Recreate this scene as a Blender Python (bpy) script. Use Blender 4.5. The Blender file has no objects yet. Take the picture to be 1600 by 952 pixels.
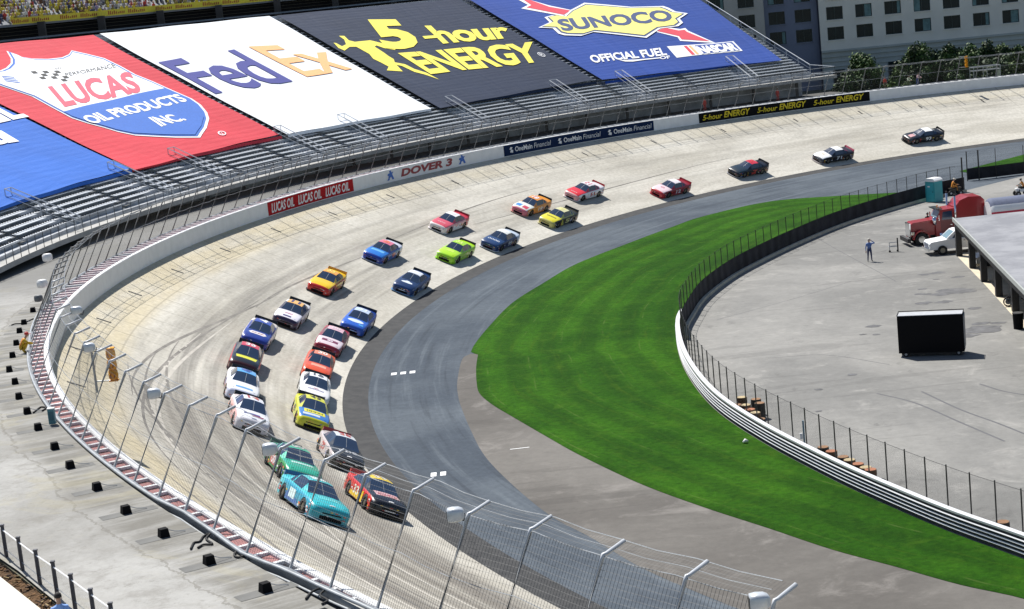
import bpy, bmesh, math, random
import numpy as np
from mathutils import Vector, Matrix
random.seed(7); np.random.seed(7)
SC = bpy.context.scene; COL = SC.collection

# ------------------------------------------------------------------ camera
F_PX, PITCH, ROLL, CAM_H = 2799.8, 0.17499, 0.09992, 24.40
fw = np.array([0, math.cos(PITCH), -math.sin(PITCH)]); r0 = np.array([1., 0, 0]); u0 = np.cross(r0, fw)
RT = math.cos(ROLL)*r0 - math.sin(ROLL)*u0; UP = math.sin(ROLL)*r0 + math.cos(ROLL)*u0
EYE = np.array([0, 0, CAM_H])
cd = bpy.data.cameras.new('camera'); cam = bpy.data.objects.new('camera', cd); COL.objects.link(cam)
cam.matrix_world = Matrix(((RT[0], UP[0], -fw[0], 0), (RT[1], UP[1], -fw[1], 0), (RT[2], UP[2], -fw[2], CAM_H), (0, 0, 0, 1)))
cd.sensor_fit = 'HORIZONTAL'; cd.sensor_width = 36; cd.lens = 36*F_PX/1600; cd.clip_end = 6000; cd.clip_start = 1
SC.camera = cam
# ------------------------------------------------------------------ light
SUN_EL = math.radians(57); SUN_AZ = math.atan2(-0.45, 0.89)
sd = np.array([math.sin(SUN_AZ)*math.cos(SUN_EL), math.cos(SUN_AZ)*math.cos(SUN_EL), math.sin(SUN_EL)])
w = bpy.data.worlds.new('World'); SC.world = w; w.use_nodes = True
nt = w.node_tree; sky = nt.nodes.new('ShaderNodeTexSky'); sky.sky_type = 'NISHITA'; sky.sun_disc = False
sky.sun_elevation = SUN_EL; sky.sun_rotation = SUN_AZ; sky.dust_density = 0.6
nt.links.new(sky.outputs[0], nt.nodes['Background'].inputs[0]); nt.nodes['Background'].inputs[1].default_value = 0.07
sl = bpy.data.lights.new('sun', 'SUN'); sl.energy = 5.0; sl.angle = math.radians(0.5); sl.color = (1, .965, .9)
so = bpy.data.objects.new('sun', sl); COL.objects.link(so); so.location = (0, 60, 90)
so.rotation_euler = Vector(-sd).to_track_quat('-Z', 'Y').to_euler()
SC.view_settings.view_transform = 'Standard'; SC.view_settings.look = 'None'; SC.view_settings.gamma = 1
SC.view_settings.use_curve_mapping = False; SC.view_settings.exposure = 0.50

# ------------------------------------------------------------------ projection helpers (a pixel of the 1600 px photo -> point on a known plane)
def G(u, v, z=-.15):
    d = fw + (u-800)/F_PX*RT - (v-476)/F_PX*UP
    return EYE + d*((z-CAM_H)/d[2])
def PJ(X):
    d = np.asarray(X, float)-EYE; z = d@fw
    return np.array([800+F_PX*(d@RT)/z, 476-F_PX*(d@UP)/z])
def solve(fn, x0, px):
    x = np.array(x0, float)
    for _ in range(50):
        r = PJ(fn(x))-px
        J = np.stack([(PJ(fn(x+np.eye(2)[i]*1e-3))-px-r)/1e-3 for i in range(2)], 1)
        dx = np.linalg.lstsq(J, -r, rcond=None)[0]; n = abs(dx).max(); x = x+dx*min(1, 8/n if n > 0 else 1)
        if n < 1e-5: break
    return x

# ------------------------------------------------------------------ master line: lower edge of the concrete, s in metres along the lap, d outwards
KN = np.linspace(-240, 170, 8); KV = np.array([1.46, 1.352, 1.218, 1.022, .863, 1.005, .366, -.145])
SS = np.linspace(-240, 170, 411); kk = np.interp(SS, KN, KV)/100
TH = np.concatenate([[0], np.cumsum((kk[1:]+kk[:-1])/2)]); TH = TH-TH[240]-1.793
XX = np.concatenate([[0], np.cumsum((np.cos(TH[1:])+np.cos(TH[:-1]))/2)]); XX = XX-XX[240]-8.66
YY = np.concatenate([[0], np.cumsum((np.sin(TH[1:])+np.sin(TH[:-1]))/2)]); YY = YY-YY[240]+141.002
WN = np.linspace(-240, 170, 5)
WV = np.array([15.592, 15.448, 15.603, 15.195, 16.918]); HV = np.array([7.437, 6.246, 7.666, 9.03, 7.781])
_wf = np.convolve(np.pad(np.interp(SS, WN, WV), 30, 'edge'), np.ones(61)/61, 'valid')
_hf = np.convolve(np.pad(np.interp(SS, WN, HV), 20, 'edge'), np.ones(41)/41, 'valid')
def fr(s): return (np.interp(s, SS, XX), np.interp(s, SS, YY), np.interp(s, SS, TH))
def Wd(s): return float(np.interp(s, SS, _wf))
def Hh(s): return float(np.interp(s, SS, _hf))
BH = 1.3                                   # barrier height
def T(s, d, z):
    x, y, t = fr(s); return np.array([x+math.sin(t)*d, y-math.cos(t)*d, z])
def bank(s, d, up=0.):
    b = math.atan2(Hh(s)-BH, Wd(s)); return T(s, d-math.sin(b)*up, d*math.tan(b)+math.cos(b)*up)
def frame_on_bank(s, d):
    x, y, t = fr(s); b = math.atan2(Hh(s)-BH, Wd(s))
    Fv = Vector((math.cos(t), math.sin(t), 0)); O = Vector((math.sin(t)*math.cos(b), -math.cos(t)*math.cos(b), math.sin(b)))
    U = Fv.cross(-O); P = bank(s, d)
    return Matrix(((Fv.x, -O.x, U.x, P[0]), (Fv.y, -O.y, U.y, P[1]), (Fv.z, -O.z, U.z, P[2]), (0, 0, 0, 1)))

# ------------------------------------------------------------------ materials
def lin(c): return tuple((x/12.92 if x <= .04045 else ((x+.055)/1.055)**2.4) for x in c)
def hx(h): return lin([int(h[i:i+2], 16)/255 for i in (0, 2, 4)])
MC = {}
def mat(name, col, rough=.6, metal=0., var=0., scale=4., coat=0., bump=0., spec=.5):
    if name in MC: return MC[name]
    m = bpy.data.materials.new(name); m.use_nodes = True; n = m.node_tree; b = n.nodes['Principled BSDF']
    b.inputs['Roughness'].default_value = rough; b.inputs['Metallic'].default_value = metal
    b.inputs['Coat Weight'].default_value = coat; b.inputs['Specular IOR Level'].default_value = spec
    b.inputs['Base Color'].default_value = (*col, 1)
    tc = n.nodes.new('ShaderNodeTexCoord'); nz = n.nodes.new('ShaderNodeTexNoise')
    nz.inputs['Scale'].default_value = scale; nz.inputs['Detail'].default_value = 6
    n.links.new(tc.outputs['Object'], nz.inputs['Vector'])
    v = var if var else .12
    mr = n.nodes.new('ShaderNodeMapRange'); mr.inputs[1].default_value = .3; mr.inputs[2].default_value = .7
    mr.inputs[3].default_value = 1-v; mr.inputs[4].default_value = 1+v*.6
    n.links.new(nz.outputs[0], mr.inputs[0])
    mx = n.nodes.new('ShaderNodeVectorMath'); mx.operation = 'SCALE'; mx.inputs[0].default_value = col
    n.links.new(mr.outputs[0], mx.inputs['Scale']); n.links.new(mx.outputs[0], b.inputs['Base Color'])
    if bump:
        bp = n.nodes.new('ShaderNodeBump'); bp.inputs['Strength'].default_value = bump; bp.inputs['Distance'].default_value = .05
        n.links.new(nz.outputs[0], bp.inputs['Height']); n.links.new(bp.outputs[0], b.inputs['Normal'])
    MC[name] = m; return m
class NG:                                   # tiny node-graph helper for the big surfaces
    def __init__(s, name, rough=.85):
        s.m = bpy.data.materials.new(name); s.m.use_nodes = True; s.n = s.m.node_tree; s.b = s.n.nodes['Principled BSDF']
        s.b.inputs['Roughness'].default_value = rough; s.b.inputs['Specular IOR Level'].default_value = .3
        MC[name] = s.m
    def coord(s, kind='UV', sc=(1, 1, 1)):
        t = s.n.nodes.new('ShaderNodeTexCoord'); mp = s.n.nodes.new('ShaderNodeMapping'); mp.inputs['Scale'].default_value = sc
        s.n.links.new(t.outputs[kind], mp.inputs[0]); return mp.outputs[0]
    def noise(s, vec, scale=1, detail=5, rough=.55, dist=0):
        z = s.n.nodes.new('ShaderNodeTexNoise'); z.inputs['Scale'].default_value = scale; z.inputs['Detail'].default_value = detail
        z.inputs['Roughness'].default_value = rough; z.inputs['Distortion'].default_value = dist; s.n.links.new(vec, z.inputs['Vector']); return z.outputs[0]
    def rng(s, x, a, b, c, d):
        m = s.n.nodes.new('ShaderNodeMapRange'); s.n.links.new(x, m.inputs[0])
        for i, v in enumerate((a, b, c, d)): m.inputs[i+1].default_value = v
        m.interpolation_type = 'SMOOTHSTEP'; return m.outputs[0]
    def mix(s, f, a, b, mode='MIX'):
        m = s.n.nodes.new('ShaderNodeMix'); m.data_type = 'RGBA'; m.blend_type = mode
        for k, v in ((0, f), (6, a), (7, b)):
            if isinstance(v, (tuple, list)): m.inputs[k].default_value = (*v, 1)
            elif isinstance(v, (int, float)): m.inputs[k].default_value = v
            else: s.n.links.new(v, m.inputs[k])
        return m.outputs[2]
    def math(s, op, a, b=0.):
        m = s.n.nodes.new('ShaderNodeMath'); m.operation = op
        for k, v in ((0, a), (1, b)):
            if isinstance(v, (int, float)): m.inputs[k].default_value = v
            else: s.n.links.new(v, m.inputs[k])
        return m.outputs[0]
    def sep(s, v):
        m = s.n.nodes.new('ShaderNodeSeparateXYZ'); s.n.links.new(v, m.inputs[0]); return m.outputs
    def out(s, c, h=None, hs=.2, hd=.03):
        s.n.links.new(c, s.b.inputs['Base Color'])
        if h is not None:
            bp = s.n.nodes.new('ShaderNodeBump'); bp.inputs['Strength'].default_value = hs; bp.inputs['Distance'].default_value = hd
            s.n.links.new(h, bp.inputs['Height']); s.n.links.new(bp.outputs[0], s.b.inputs['Normal'])
        return s.m
def track_mat():
    g = NG('track_concrete', .8)
    uv = g.coord(); S = g.sep(uv); u, v = S[0], S[1]
    st = g.noise(g.coord(sc=(.014, .62, 1)), 1.5, 6, .58, .25)         # long streaks along the lap
    st2 = g.noise(g.coord(sc=(.05, 2.6, 1)), 1.5, 5, .6)
    bl = g.noise(g.coord(sc=(.05, .16, 1)), 1.2, 4, .6)
    fi = g.noise(g.coord(sc=(1, 1, 1)), 3, 6, .7)
    base = g.mix(g.rng(bl, .35, .65, 0, 1), (.47, .445, .385), (.63, .605, .54))
    # racing groove
    gr = g.math('MULTIPLY', g.rng(v, .6, 3.5, 0, 1), g.rng(v, 8.5, 12.5, 1, 0))
    near = g.rng(u, -70, 35, .38, 1.0)
    k = g.math('MULTIPLY', g.math('MULTIPLY', gr, g.rng(st, .36, .62, .22, 1)), near)
    pb = g.noise(g.coord(sc=(.03, .22, 1)), 1.5, 6, .65, .6)
    k = g.math('MULTIPLY', k, g.rng(pb, .35, .62, .55, 1.15))
    c = g.mix(g.math('MULTIPLY', k, .70), base, (.165, .155, .14))
    nk = g.math('MULTIPLY', g.rng(u, 30, 62, 0, 1), g.rng(st, .34, .62, .45, 1))
    nk = g.math('MULTIPLY', nk, g.math('MULTIPLY', g.rng(v, 9.5, 12.5, 1, .25), g.rng(v, 1, 4, .35, 1)))
    c = g.mix(g.math('MULTIPLY', nk, .74), c, (.155, .135, .115))
    c = g.mix(g.rng(st2, .5, .75, 0, .20), c, (.74, .69, .60))
    c = g.mix(g.rng(st2, .46, .28, 0, .18), c, (.20, .18, .15))
    # yellowed upper lane
    y = g.math('MULTIPLY', g.rng(v, 11.4, 12.6, 0, 1), g.rng(g.noise(g.coord(sc=(.12, .5, 1)), 1.2, 4), .3, .6, .35, .9))
    c = g.mix(g.math('MULTIPLY', y, g.rng(u, -55, 0, .25, .7)), c, (.58, .49, .30))
    # joints
    jt = g.math('LESS_THAN', g.math('ABSOLUTE', g.math('SUBTRACT', g.math('FRACT', g.math('DIVIDE', u, 3.1)), .5)), .013)
    jt = g.math('MULTIPLY', jt, g.rng(v, 8.0, 12.2, .10, 1))
    jl = g.math('LESS_THAN', g.math('ABSOLUTE', g.math('SUBTRACT', v, 12.3)), .05)
    jl2 = g.math('LESS_THAN', g.math('ABSOLUTE', g.math('SUBTRACT', v, 7.9)), .03)
    c = g.mix(g.math('MULTIPLY', jt, .55), c, (.10, .09, .07))
    c = g.mix(g.math('MULTIPLY', jl, .28), c, (.14, .12, .09)); c = g.mix(g.math('MULTIPLY', jl2, .15), c, (.2, .18, .15))
    bt = g.noise(g.coord(sc=(.10, .35, 1)), 1.4, 6, .65, .8); c = g.mix(g.rng(bt, .50, .70, 0, .34), c, (.27, .255, .225)); c = g.mix(g.rng(fi, .3, .7, 0, .32), c, (.30, .27, .22), 'MULTIPLY')
    return g.out(c, fi, .25)
def apron_mat():
    g = NG('apron_asphalt', .95); g.b.inputs['Specular IOR Level'].default_value = .12
    st = g.noise(g.coord(sc=(.03, .9, 1)), 1.4, 6, .62, .2); bl = g.noise(g.coord('Object'), .09, 4); fi = g.noise(g.coord('Object'), 2.6, 8, .75)
    c = g.mix(g.rng(bl, .38, .62, 0, 1), (.068, .083, .104), (.100, .118, .140))
    c = g.mix(g.rng(st, .5, .7, 0, .55), c, (.145, .168, .192)); c = g.mix(g.rng(st, .46, .3, 0, .55), c, (.040, .048, .060))
    c = g.mix(g.rng(fi, .3, .7, .0, .5), c, (.55, .56, .57), 'MULTIPLY')
    return g.out(c, fi, .3)
def strip_mat():
    g = NG('transition_asphalt', .85); fi = g.noise(g.coord('Object'), 1.2, 7, .7)
    return g.out(g.mix(g.rng(fi, .3, .7, 0, 1), (.028, .029, .031), (.052, .052, .053)), fi, .3)
def pave_mat(name, c1, c2, c3, c4):
    g = NG(name, .85); bl = g.noise(g.coord('Object'), .05, 5, .6, .6); md = g.noise(g.coord('Object'), .33, 6, .7, .5); fi = g.noise(g.coord('Object'), 2.2, 8, .75)
    tr = g.noise(g.coord('Object', (.03, .35, 1)), 1.1, 4, .6, 1.6)
    c = g.mix(g.rng(bl, .38, .62, 0, 1), c1, c2); c = g.mix(g.rng(md, .52, .72, 0, .7), c, c3)
    c = g.mix(g.rng(md, .42, .26, 0, .6), c, c4); c = g.mix(g.rng(tr, .60, .66, 0, .28), c, c4)
    c = g.mix(g.rng(fi, .3, .7, 0, .4), c, (.6, .6, .6), 'MULTIPLY')
    return g.out(c, fi, .3)
def grass_mat():
    g = NG('mown_grass', .95); g.b.inputs['Specular IOR Level'].default_value = .08
    S = g.sep(g.coord()); wv = g.noise(g.coord('Object'), .05, 3)
    band = g.math('SINE', g.math('ADD', g.math('MULTIPLY', S[1], 2.05), g.math('MULTIPLY', wv, 5.0)))
    bl = g.noise(g.coord('Object'), .10, 5, .6, .5); fi = g.noise(g.coord('Object'), 2.8, 9, .8); st = g.noise(g.coord(sc=(.09, 1.6, 1)), 1.3, 6, .65)
    c = g.mix(g.rng(bl, .36, .64, 0, 1), (.020, .084, .003), (.038, .130, .005))
    c = g.mix(g.rng(band, -.6, .8, 0, .42), c, (.010, .045, .002))
    c = g.mix(g.rng(st, .52, .74, 0, .55), c, (.058, .118, .006)); c = g.mix(g.rng(fi, .3, .72, 0, .85), c, (.30, .40, .25), 'MULTIPLY'); gp = g.noise(g.coord('Object'), .55, 7, .7, .6); c = g.mix(g.rng(gp, .50, .72, 0, .35), c, (.060, .135, .008)); c = g.mix(g.rng(gp, .46, .30, 0, .2), c, (.010, .040, .003))
    ln = g.math('LESS_THAN', g.math('ABSOLUTE', g.math('SUBTRACT', g.math('FRACT', g.math('ADD', g.math('DIVIDE', S[1], 3.07), g.math('MULTIPLY', wv, .6))), .5)), .018)
    lk = g.math('MULTIPLY', ln, g.rng(g.noise(g.coord(sc=(.25, .3, 1)), 1.0, 4, .7), .45, .66, 0, .30)); c = g.mix(lk, c, (.13, .17, .05))
    dry = g.noise(g.coord(sc=(.35, 2.4, 1)), 2.2, 5, .7)
    c = g.mix(g.rng(dry, .62, .80, 0, .35), c, (.10, .13, .03))
    return g.out(c, fi, .8, .12)
def walk_mat():
    g = NG('walkway_concrete', .9); bl = g.noise(g.coord('Object'), .13, 5, .65, .5); md = g.noise(g.coord('Object'), .9, 7, .72, .4); fi = g.noise(g.coord('Object'), 5, 6, .8)
    st = g.noise(g.coord(sc=(1.1, .12, 1)), 1.6, 6, .65)
    c = g.mix(g.rng(bl, .36, .64, 0, 1), (.27, .265, .25), (.37, .365, .35)); c = g.mix(g.rng(md, .46, .72, 0, .65), c, (.20, .19, .17))
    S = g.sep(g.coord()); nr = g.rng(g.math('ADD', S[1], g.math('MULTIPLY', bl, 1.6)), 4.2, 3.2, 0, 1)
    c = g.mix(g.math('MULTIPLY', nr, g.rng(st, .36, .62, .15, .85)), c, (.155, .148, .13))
    ed = g.math('MULTIPLY', g.rng(S[1], 1.1, .3, 0, 1), g.rng(md, .35, .6, .2, .8)); c = g.mix(ed, c, (.30, .28, .17))
    cr = g.math('LESS_THAN', g.math('ABSOLUTE', g.math('SUBTRACT', g.math('ADD', S[1], g.math('ADD', g.math('MULTIPLY', md, 1.1), g.math('MULTIPLY', bl, 1.6))), 4.4)), .05)
    c = g.mix(g.math('MULTIPLY', cr, .5), c, (.14, .13, .11)); spk = g.noise(g.coord('Object'), 1.9, 9, .85, .3); c = g.mix(g.rng(spk, .52, .68, 0, .55), c, (.17, .16, .14)); stn = g.noise(g.coord('Object'), .22, 6, .7, 1.2); c = g.mix(g.rng(stn, .52, .66, 0, .35), c, (.34, .31, .21)); c = g.mix(g.rng(fi, .3, .7, 0, .3), c, (.6, .6, .6), 'MULTIPLY')
    c = g.mix(g.rng(S[0], 36, 18, 0, .75), c, (.13, .13, .125)); c = g.mix(g.rng(S[0], -5, -45, 0, .7), c, (.05, .05, .05))  # fence and ledge shade, asphalt-like grey and debris mixed into the colour
    return g.out(c, fi, .4)
def cloth_mat(name, col):
    g = NG(name, .75); S = g.sep(g.coord()); fo = g.noise(g.coord(sc=(.12, .9, 1)), 1.3, 5, .6, .6); bl = g.noise(g.coord(sc=(.05, .08, 1)), 1.5, 4)
    row = g.math('SINE', g.math('MULTIPLY', S[1], 6.2832/.76))
    c = g.mix(g.rng(bl, .35, .65, 0, 1), tuple(x*.88 for x in col), col); c = g.mix(g.rng(fo, .5, .72, 0, .14), c, tuple(min(1, x*1.2+.03) for x in col))
    dn = g.noise(g.coord(sc=(.8, .07, 1)), 1.2, 5, .6, .4); c = g.mix(g.rng(dn, .5, .75, 0, .16), c, tuple(min(1, x*1.25+.03) for x in col)); c = g.mix(g.rng(dn, .48, .28, 0, .16), c, tuple(x*.7 for x in col))  # streaks of wrinkle shading mixed into the cloth colour, running down the slope
    return g.out(c, g.math('ADD', g.math('ADD', g.math('MULTIPLY', fo, .8), g.math('MULTIPLY', dn, 1.3)), g.math('MULTIPLY', row, .05)), .55, .14)
def mesh_mat(name, pitch, thick, col, diag=False, metal=.4):
    g = NG(name, .5); S = g.sep(g.coord()); a, b = S[0], S[1]
    if diag: a, b = g.math('ADD', S[0], S[1]), g.math('SUBTRACT', S[0], S[1])
    la = g.math('LESS_THAN', g.math('FRACT', g.math('DIVIDE', a, pitch)), thick/pitch); lb = g.math('LESS_THAN', g.math('FRACT', g.math('DIVIDE', b, pitch)), thick/pitch)
    f = g.math('MAXIMUM', la, lb); g.b.inputs['Base Color'].default_value = (*col, 1); g.b.inputs['Metallic'].default_value = metal
    g.n.links.new(f, g.b.inputs['Alpha']); return g.m
STEEL = mat('galvanised_steel', (.36, .38, .40), .45, .2, .2, 3)
ALU = mat('bench_aluminium', (.47, .50, .54), .45, .12, .12, 1.5)
DARK = mat('dark_metal', (.018, .018, .020), .6)
BLACK = mat('matt_black', (.004, .004, .005), .8, spec=.15)
WHITE = mat('white_paint', (.80, .80, .80), .45, 0, .07, 1.3)
CONC = mat('grey_concrete', (.36, .355, .34), .9, 0, .25, .8, bump=.2)
RUBBER = mat('rubber', (.014, .014, .015), .8)

# ------------------------------------------------------------------ mesh builder
class MB:
    def __init__(s): s.v = []; s.f = []; s.mi = []; s.uv = None
    def add(s, vs, fs, m=0):
        o = len(s.v); s.v += [tuple(map(float, p)) for p in vs]; s.f += [tuple(o+i for i in f) for f in fs]; s.mi += [m]*len(fs)
    def box(s, c, size, m=0, ax=None):
        ax = ax or ((1, 0, 0), (0, 1, 0), (0, 0, 1)); c = np.array(c, float); A = [np.array(a, float)*h/2 for a, h in zip(ax, size)]
        vs = [c+i*A[0]+j*A[1]+k*A[2] for k in (-1, 1) for j in (-1, 1) for i in (-1, 1)]
        s.add(vs, [(0, 2, 3, 1), (4, 5, 7, 6), (0, 1, 5, 4), (2, 6, 7, 3), (0, 4, 6, 2), (1, 3, 7, 5)], m)
    def tube(s, pts, r, n=5, m=0, cap=True):
        pts = [np.array(p, float) for p in pts]; rs = r if isinstance(r, (list, tuple)) else [r]*len(pts); rings = []
        for i, p in enumerate(pts):
            a = pts[max(0, i-1)]; b = pts[min(len(pts)-1, i+1)]; t = (b-a)/max(1e-9, np.linalg.norm(b-a))
            x = np.cross(t, (0, 0, 1.)) if abs(t[2]) < .9 else np.cross(t, (1., 0, 0)); x /= np.linalg.norm(x); y = np.cross(t, x)
            rings.append([p+rs[i]*(math.cos(2*math.pi*k/n)*x+math.sin(2*math.pi*k/n)*y) for k in range(n)])
        fs = [(i*n+k, i*n+(k+1) % n, (i+1)*n+(k+1) % n, (i+1)*n+k) for i in range(len(pts)-1) for k in range(n)]
        if cap: fs += [tuple(range(n))[::-1], tuple((len(pts)-1)*n+k for k in range(n))]
        s.add([q for R in rings for q in R], fs, m)
    def sweep(s, rows, m=0, closed=False):          # rows: list of equal-length point lists
        n = len(rows[0]); fs = [(i*n+k, i*n+k+1, (i+1)*n+k+1, (i+1)*n+k) for i in range(len(rows)-1) for k in range(n-1)]
        if closed: fs += [(i*n+n-1, i*n, (i+1)*n, (i+1)*n+n-1) for i in range(len(rows)-1)]
        s.add([p for R in rows for p in R], fs, m)
        if closed:
            o = len(s.v)-n*len(rows); s.f += [tuple(o+k for k in range(n))[::-1], tuple(o+(len(rows)-1)*n+k for k in range(n))]; s.mi += [m, m]
    def cyl(s, c, r, h, n=16, m=0, ax=(0, 0, 1), r2=None):
        c = np.array(c, float); a = np.array(ax, float); s.tube([c-a*h/2, c+a*h/2], [r, r if r2 is None else r2], n, m)
    def mesh(s, name, mats, smooth=False):
        me = bpy.data.meshes.new(name); me.from_pydata(s.v, [], s.f)
        for m in (mats if isinstance(mats, (list, tuple)) else [mats]): me.materials.append(m)
        me.polygons.foreach_set('material_index', s.mi)
        if s.uv is not None:
            L = me.uv_layers.new(name='UVMap'); idx = np.zeros(len(me.loops), int); me.loops.foreach_get('vertex_index', idx)
            L.data.foreach_set('uv', np.array(s.uv, float)[idx].ravel())
        if smooth: me.polygons.foreach_set('use_smooth', [True]*len(me.polygons))
        me.update(); return me
    def build(s, name, mats, parent=None, smooth=False, loc=None):
        me = s.mesh(name, mats, smooth); return link(name, me, parent, loc)
def link(name, me, parent=None, loc=None):
    o = bpy.data.objects.new(name, me); COL.objects.link(o)
    if parent is not None: o.parent = parent
    if loc is not None: o.location = loc
    return o
def tag(o, label=None, cat=None, group=None, kind=None):
    if label: o['label'] = label
    if cat: o['category'] = cat
    if group: o['group'] = group
    if kind: o['kind'] = kind
    return o
def empty(name, loc=(0, 0, 0), rz=0, label=None, cat=None, group=None):
    o = bpy.data.objects.new(name, None); COL.objects.link(o); o.location = loc; o.rotation_euler = (0, 0, rz); o.empty_display_size = .2
    return tag(o, label, cat, group)
def copy_tree(o, parent=None):
    c = o.copy(); COL.objects.link(c)
    if parent is not None: c.parent = parent
    for ch in [x for x in list(bpy.data.objects) if x.parent == o]: copy_tree(ch, c)
    return c
def strip(name, s0, s1, ds, prof, m, uvf=None, kind=None, parent=None, smooth=False):
    """sheet swept along the lap; prof(s)->list of (d,z)"""
    b = MB(); ss = np.arange(s0, s1+ds*.5, ds); rows = []; uv = []
    for s in ss:
        pr = prof(s); rows.append([T(s, d, z) for d, z in pr]); uv += [(s, (uvf(s, d) if uvf else d)) for d, z in pr]
    b.sweep(rows); b.uv = uv; o = b.build(name, m, parent, smooth)
    if kind: o['kind'] = kind
    return o

# ------------------------------------------------------------------ setting: ground, track, apron
b = MB(); b.add([(-2500, -600, -3), (3500, -600, -3), (3500, 4500, -3), (-2500, 4500, -3)], [(0, 1, 2, 3)])
tag(b.build('ground', pave_mat('earth_and_tree_shade', (.10, .11, .07), (.13, .13, .09), (.16, .15, .11), (.08, .08, .06))), kind='structure')
def bankprof(s):
    W = Wd(s); H = Hh(s)-BH; return [(W*i/12, H*i/12) for i in range(13)]
tag(strip('track_surface', -170, 150, 1.5, bankprof, track_mat(), smooth=True), kind='structure')
tag(strip('transition_strip', -170, 150, 1.5, lambda s: [(-1.6, -.15), (-.8, -.09), (0, -.002)], strip_mat(), smooth=True), kind='structure')
tag(strip('apron', -170, 150, 1.5, lambda s: [(-38 if s > -150 else -30, -.158), (-25, -.158), (-12, -.156), (-1.6, -.154)], apron_mat()), kind='structure')
def sm(pts, per=6):                           # Catmull-Rom through xy(z) points
    P = [np.array(p, float) for p in pts]; P = [2*P[0]-P[1]]+P+[2*P[-1]-P[-2]]; out = []
    for i in range(1, len(P)-2):
        for k in range(per):
            t = k/per; out.append(.5*((2*P[i])+(-P[i-1]+P[i+1])*t+(2*P[i-1]-5*P[i]+4*P[i+1]-P[i+2])*t*t+(-P[i-1]+3*P[i]-3*P[i+1]+P[i+2])*t**3))
    out.append(P[-2]); return out
def gl(px, z=-.15, per=6): return sm([G(u, v, z) for u, v in px], per)
def poly(name, pts, z, m, uvs=None):
    b = MB(); b.add([(p[0], p[1], z) for p in pts], [tuple(range(len(pts)))]); o = b.build(name, m); o['kind'] = 'structure'; return o
# guard-rail / inner fence base line, from the near right round to the potty
rail_px = [(1760, 938), (1680, 908), (1600, 873), (1500, 839), (1400, 796), (1320, 760), (1260, 729), (1200, 697), (1125, 648), (1087, 607), (1066, 571), (1057.5, 541), (1055.5, 515)]
curb_px = [(1080, 497), (1092, 476), (1112, 457), (1150, 430), (1200, 404), (1232, 388.5), (1300, 359), (1362, 337.5), (1425, 319), (1470, 307), (1508, 300)]
rl = gl(rail_px); cb = gl(curb_px)
def offs(line, d):
    L = np.array(line)[:, :2]; t = np.gradient(L, axis=0); t /= np.linalg.norm(t, axis=1)[:, None]; return L+np.stack([-t[:, 1], t[:, 0]], 1)*d
rl2 = np.array(rl)[:, :2]; cb_out = offs(cb, .55)           # grass side of the far part
if np.linalg.norm(cb_out.mean(0)-np.array([70, 130])) < np.linalg.norm(np.array(cb)[:, :2].mean(0)-np.array([70, 130])): cb_out = offs(cb, -.55)
line = np.concatenate([rl2, cb_out]); 
# resample & smooth the fence line
def resample(L, st):
    L = np.array(L); d = np.concatenate([[0], np.cumsum(np.linalg.norm(np.diff(L, axis=0), axis=1))]); n = int(d[-1]/st); t = np.linspace(0, d[-1], n+1)
    return np.stack([np.interp(t, d, L[:, i]) for i in range(L.shape[1])], 1), t
FL, FT = resample(line, 1.0)
for _ in range(6): FL[1:-1] = (FL[:-2]+2*FL[1:-1]+FL[2:])/4
# grass: between outer edge and the fence line
g_out = gl([(1760, 993), (1680, 966), (1600, 936), (1500, 914), (1400, 886), (1300, 859), (1200, 825.5), (1100, 793), (1000, 756), (907, 712), (855, 683), (800, 651), (770, 633), (750, 616), (745, 600), (744, 575), (747, 553)])
g_out2 = gl([(735, 552), (742, 538), (762, 513), (800, 474), (850, 442), (900, 413), (975, 383), (1050, 355), (1100, 338), (1200, 315.5), (1300, 307), (1425, 300)])
GO = np.array(g_out+g_out2)[:, :2]
from mathutils.geometry import tessellate_polygon
def flat_fill(name, out, z, m, kind, inner=None, uvref=None, bump_edge=False):
    """fill a polygon with a triangulated grid so noise/uv work"""
    b = MB(); ring = [Vector((p[0], p[1], 0)) for p in out]; tri = tessellate_polygon([ring])
    b.add([(p[0], p[1], z) for p in out], [tuple(t) for t in tri])
    if uvref is not None: b.uv = [uvref(p) for p in out]
    o = b.build(name, m); o['kind'] = kind; return o
# pavement inside the fence (one big sheet), road pavement and grass above it
PAVE = pave_mat('infield_asphalt', (.180, .178, .170), (.255, .250, .236), (.33, .32, .30), (.095, .093, .090))
ins = [(p[0], p[1]) for p in FL]
tail = [G(1600, 275)[:2], (75, 215), (140, 215), (140, 40), (30, 40)]
poly('infield_pavement', [tuple(p) for p in ins]+[tuple(p) for p in tail], -.146, PAVE)
road_l = gl([(735, 553), (722, 562), (714.5, 596), (716, 620), (722, 640), (735, 671), (757, 712), (800, 757), (860, 806), (925, 841), (1000, 886), (1100, 930), (1200, 968), (1330, 1010), (1480, 1060)])
poly('access_road', [p[:2] for p in road_l]+[(26, 42), G(1760, 993)[:2]]+[tuple(p) for p in np.array(g_out)[:, :2][1:]], -.150, pave_mat('road_asphalt', (.098, .090, .082), (.155, .145, .132), (.215, .20, .185), (.058, .053, .049)))
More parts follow.
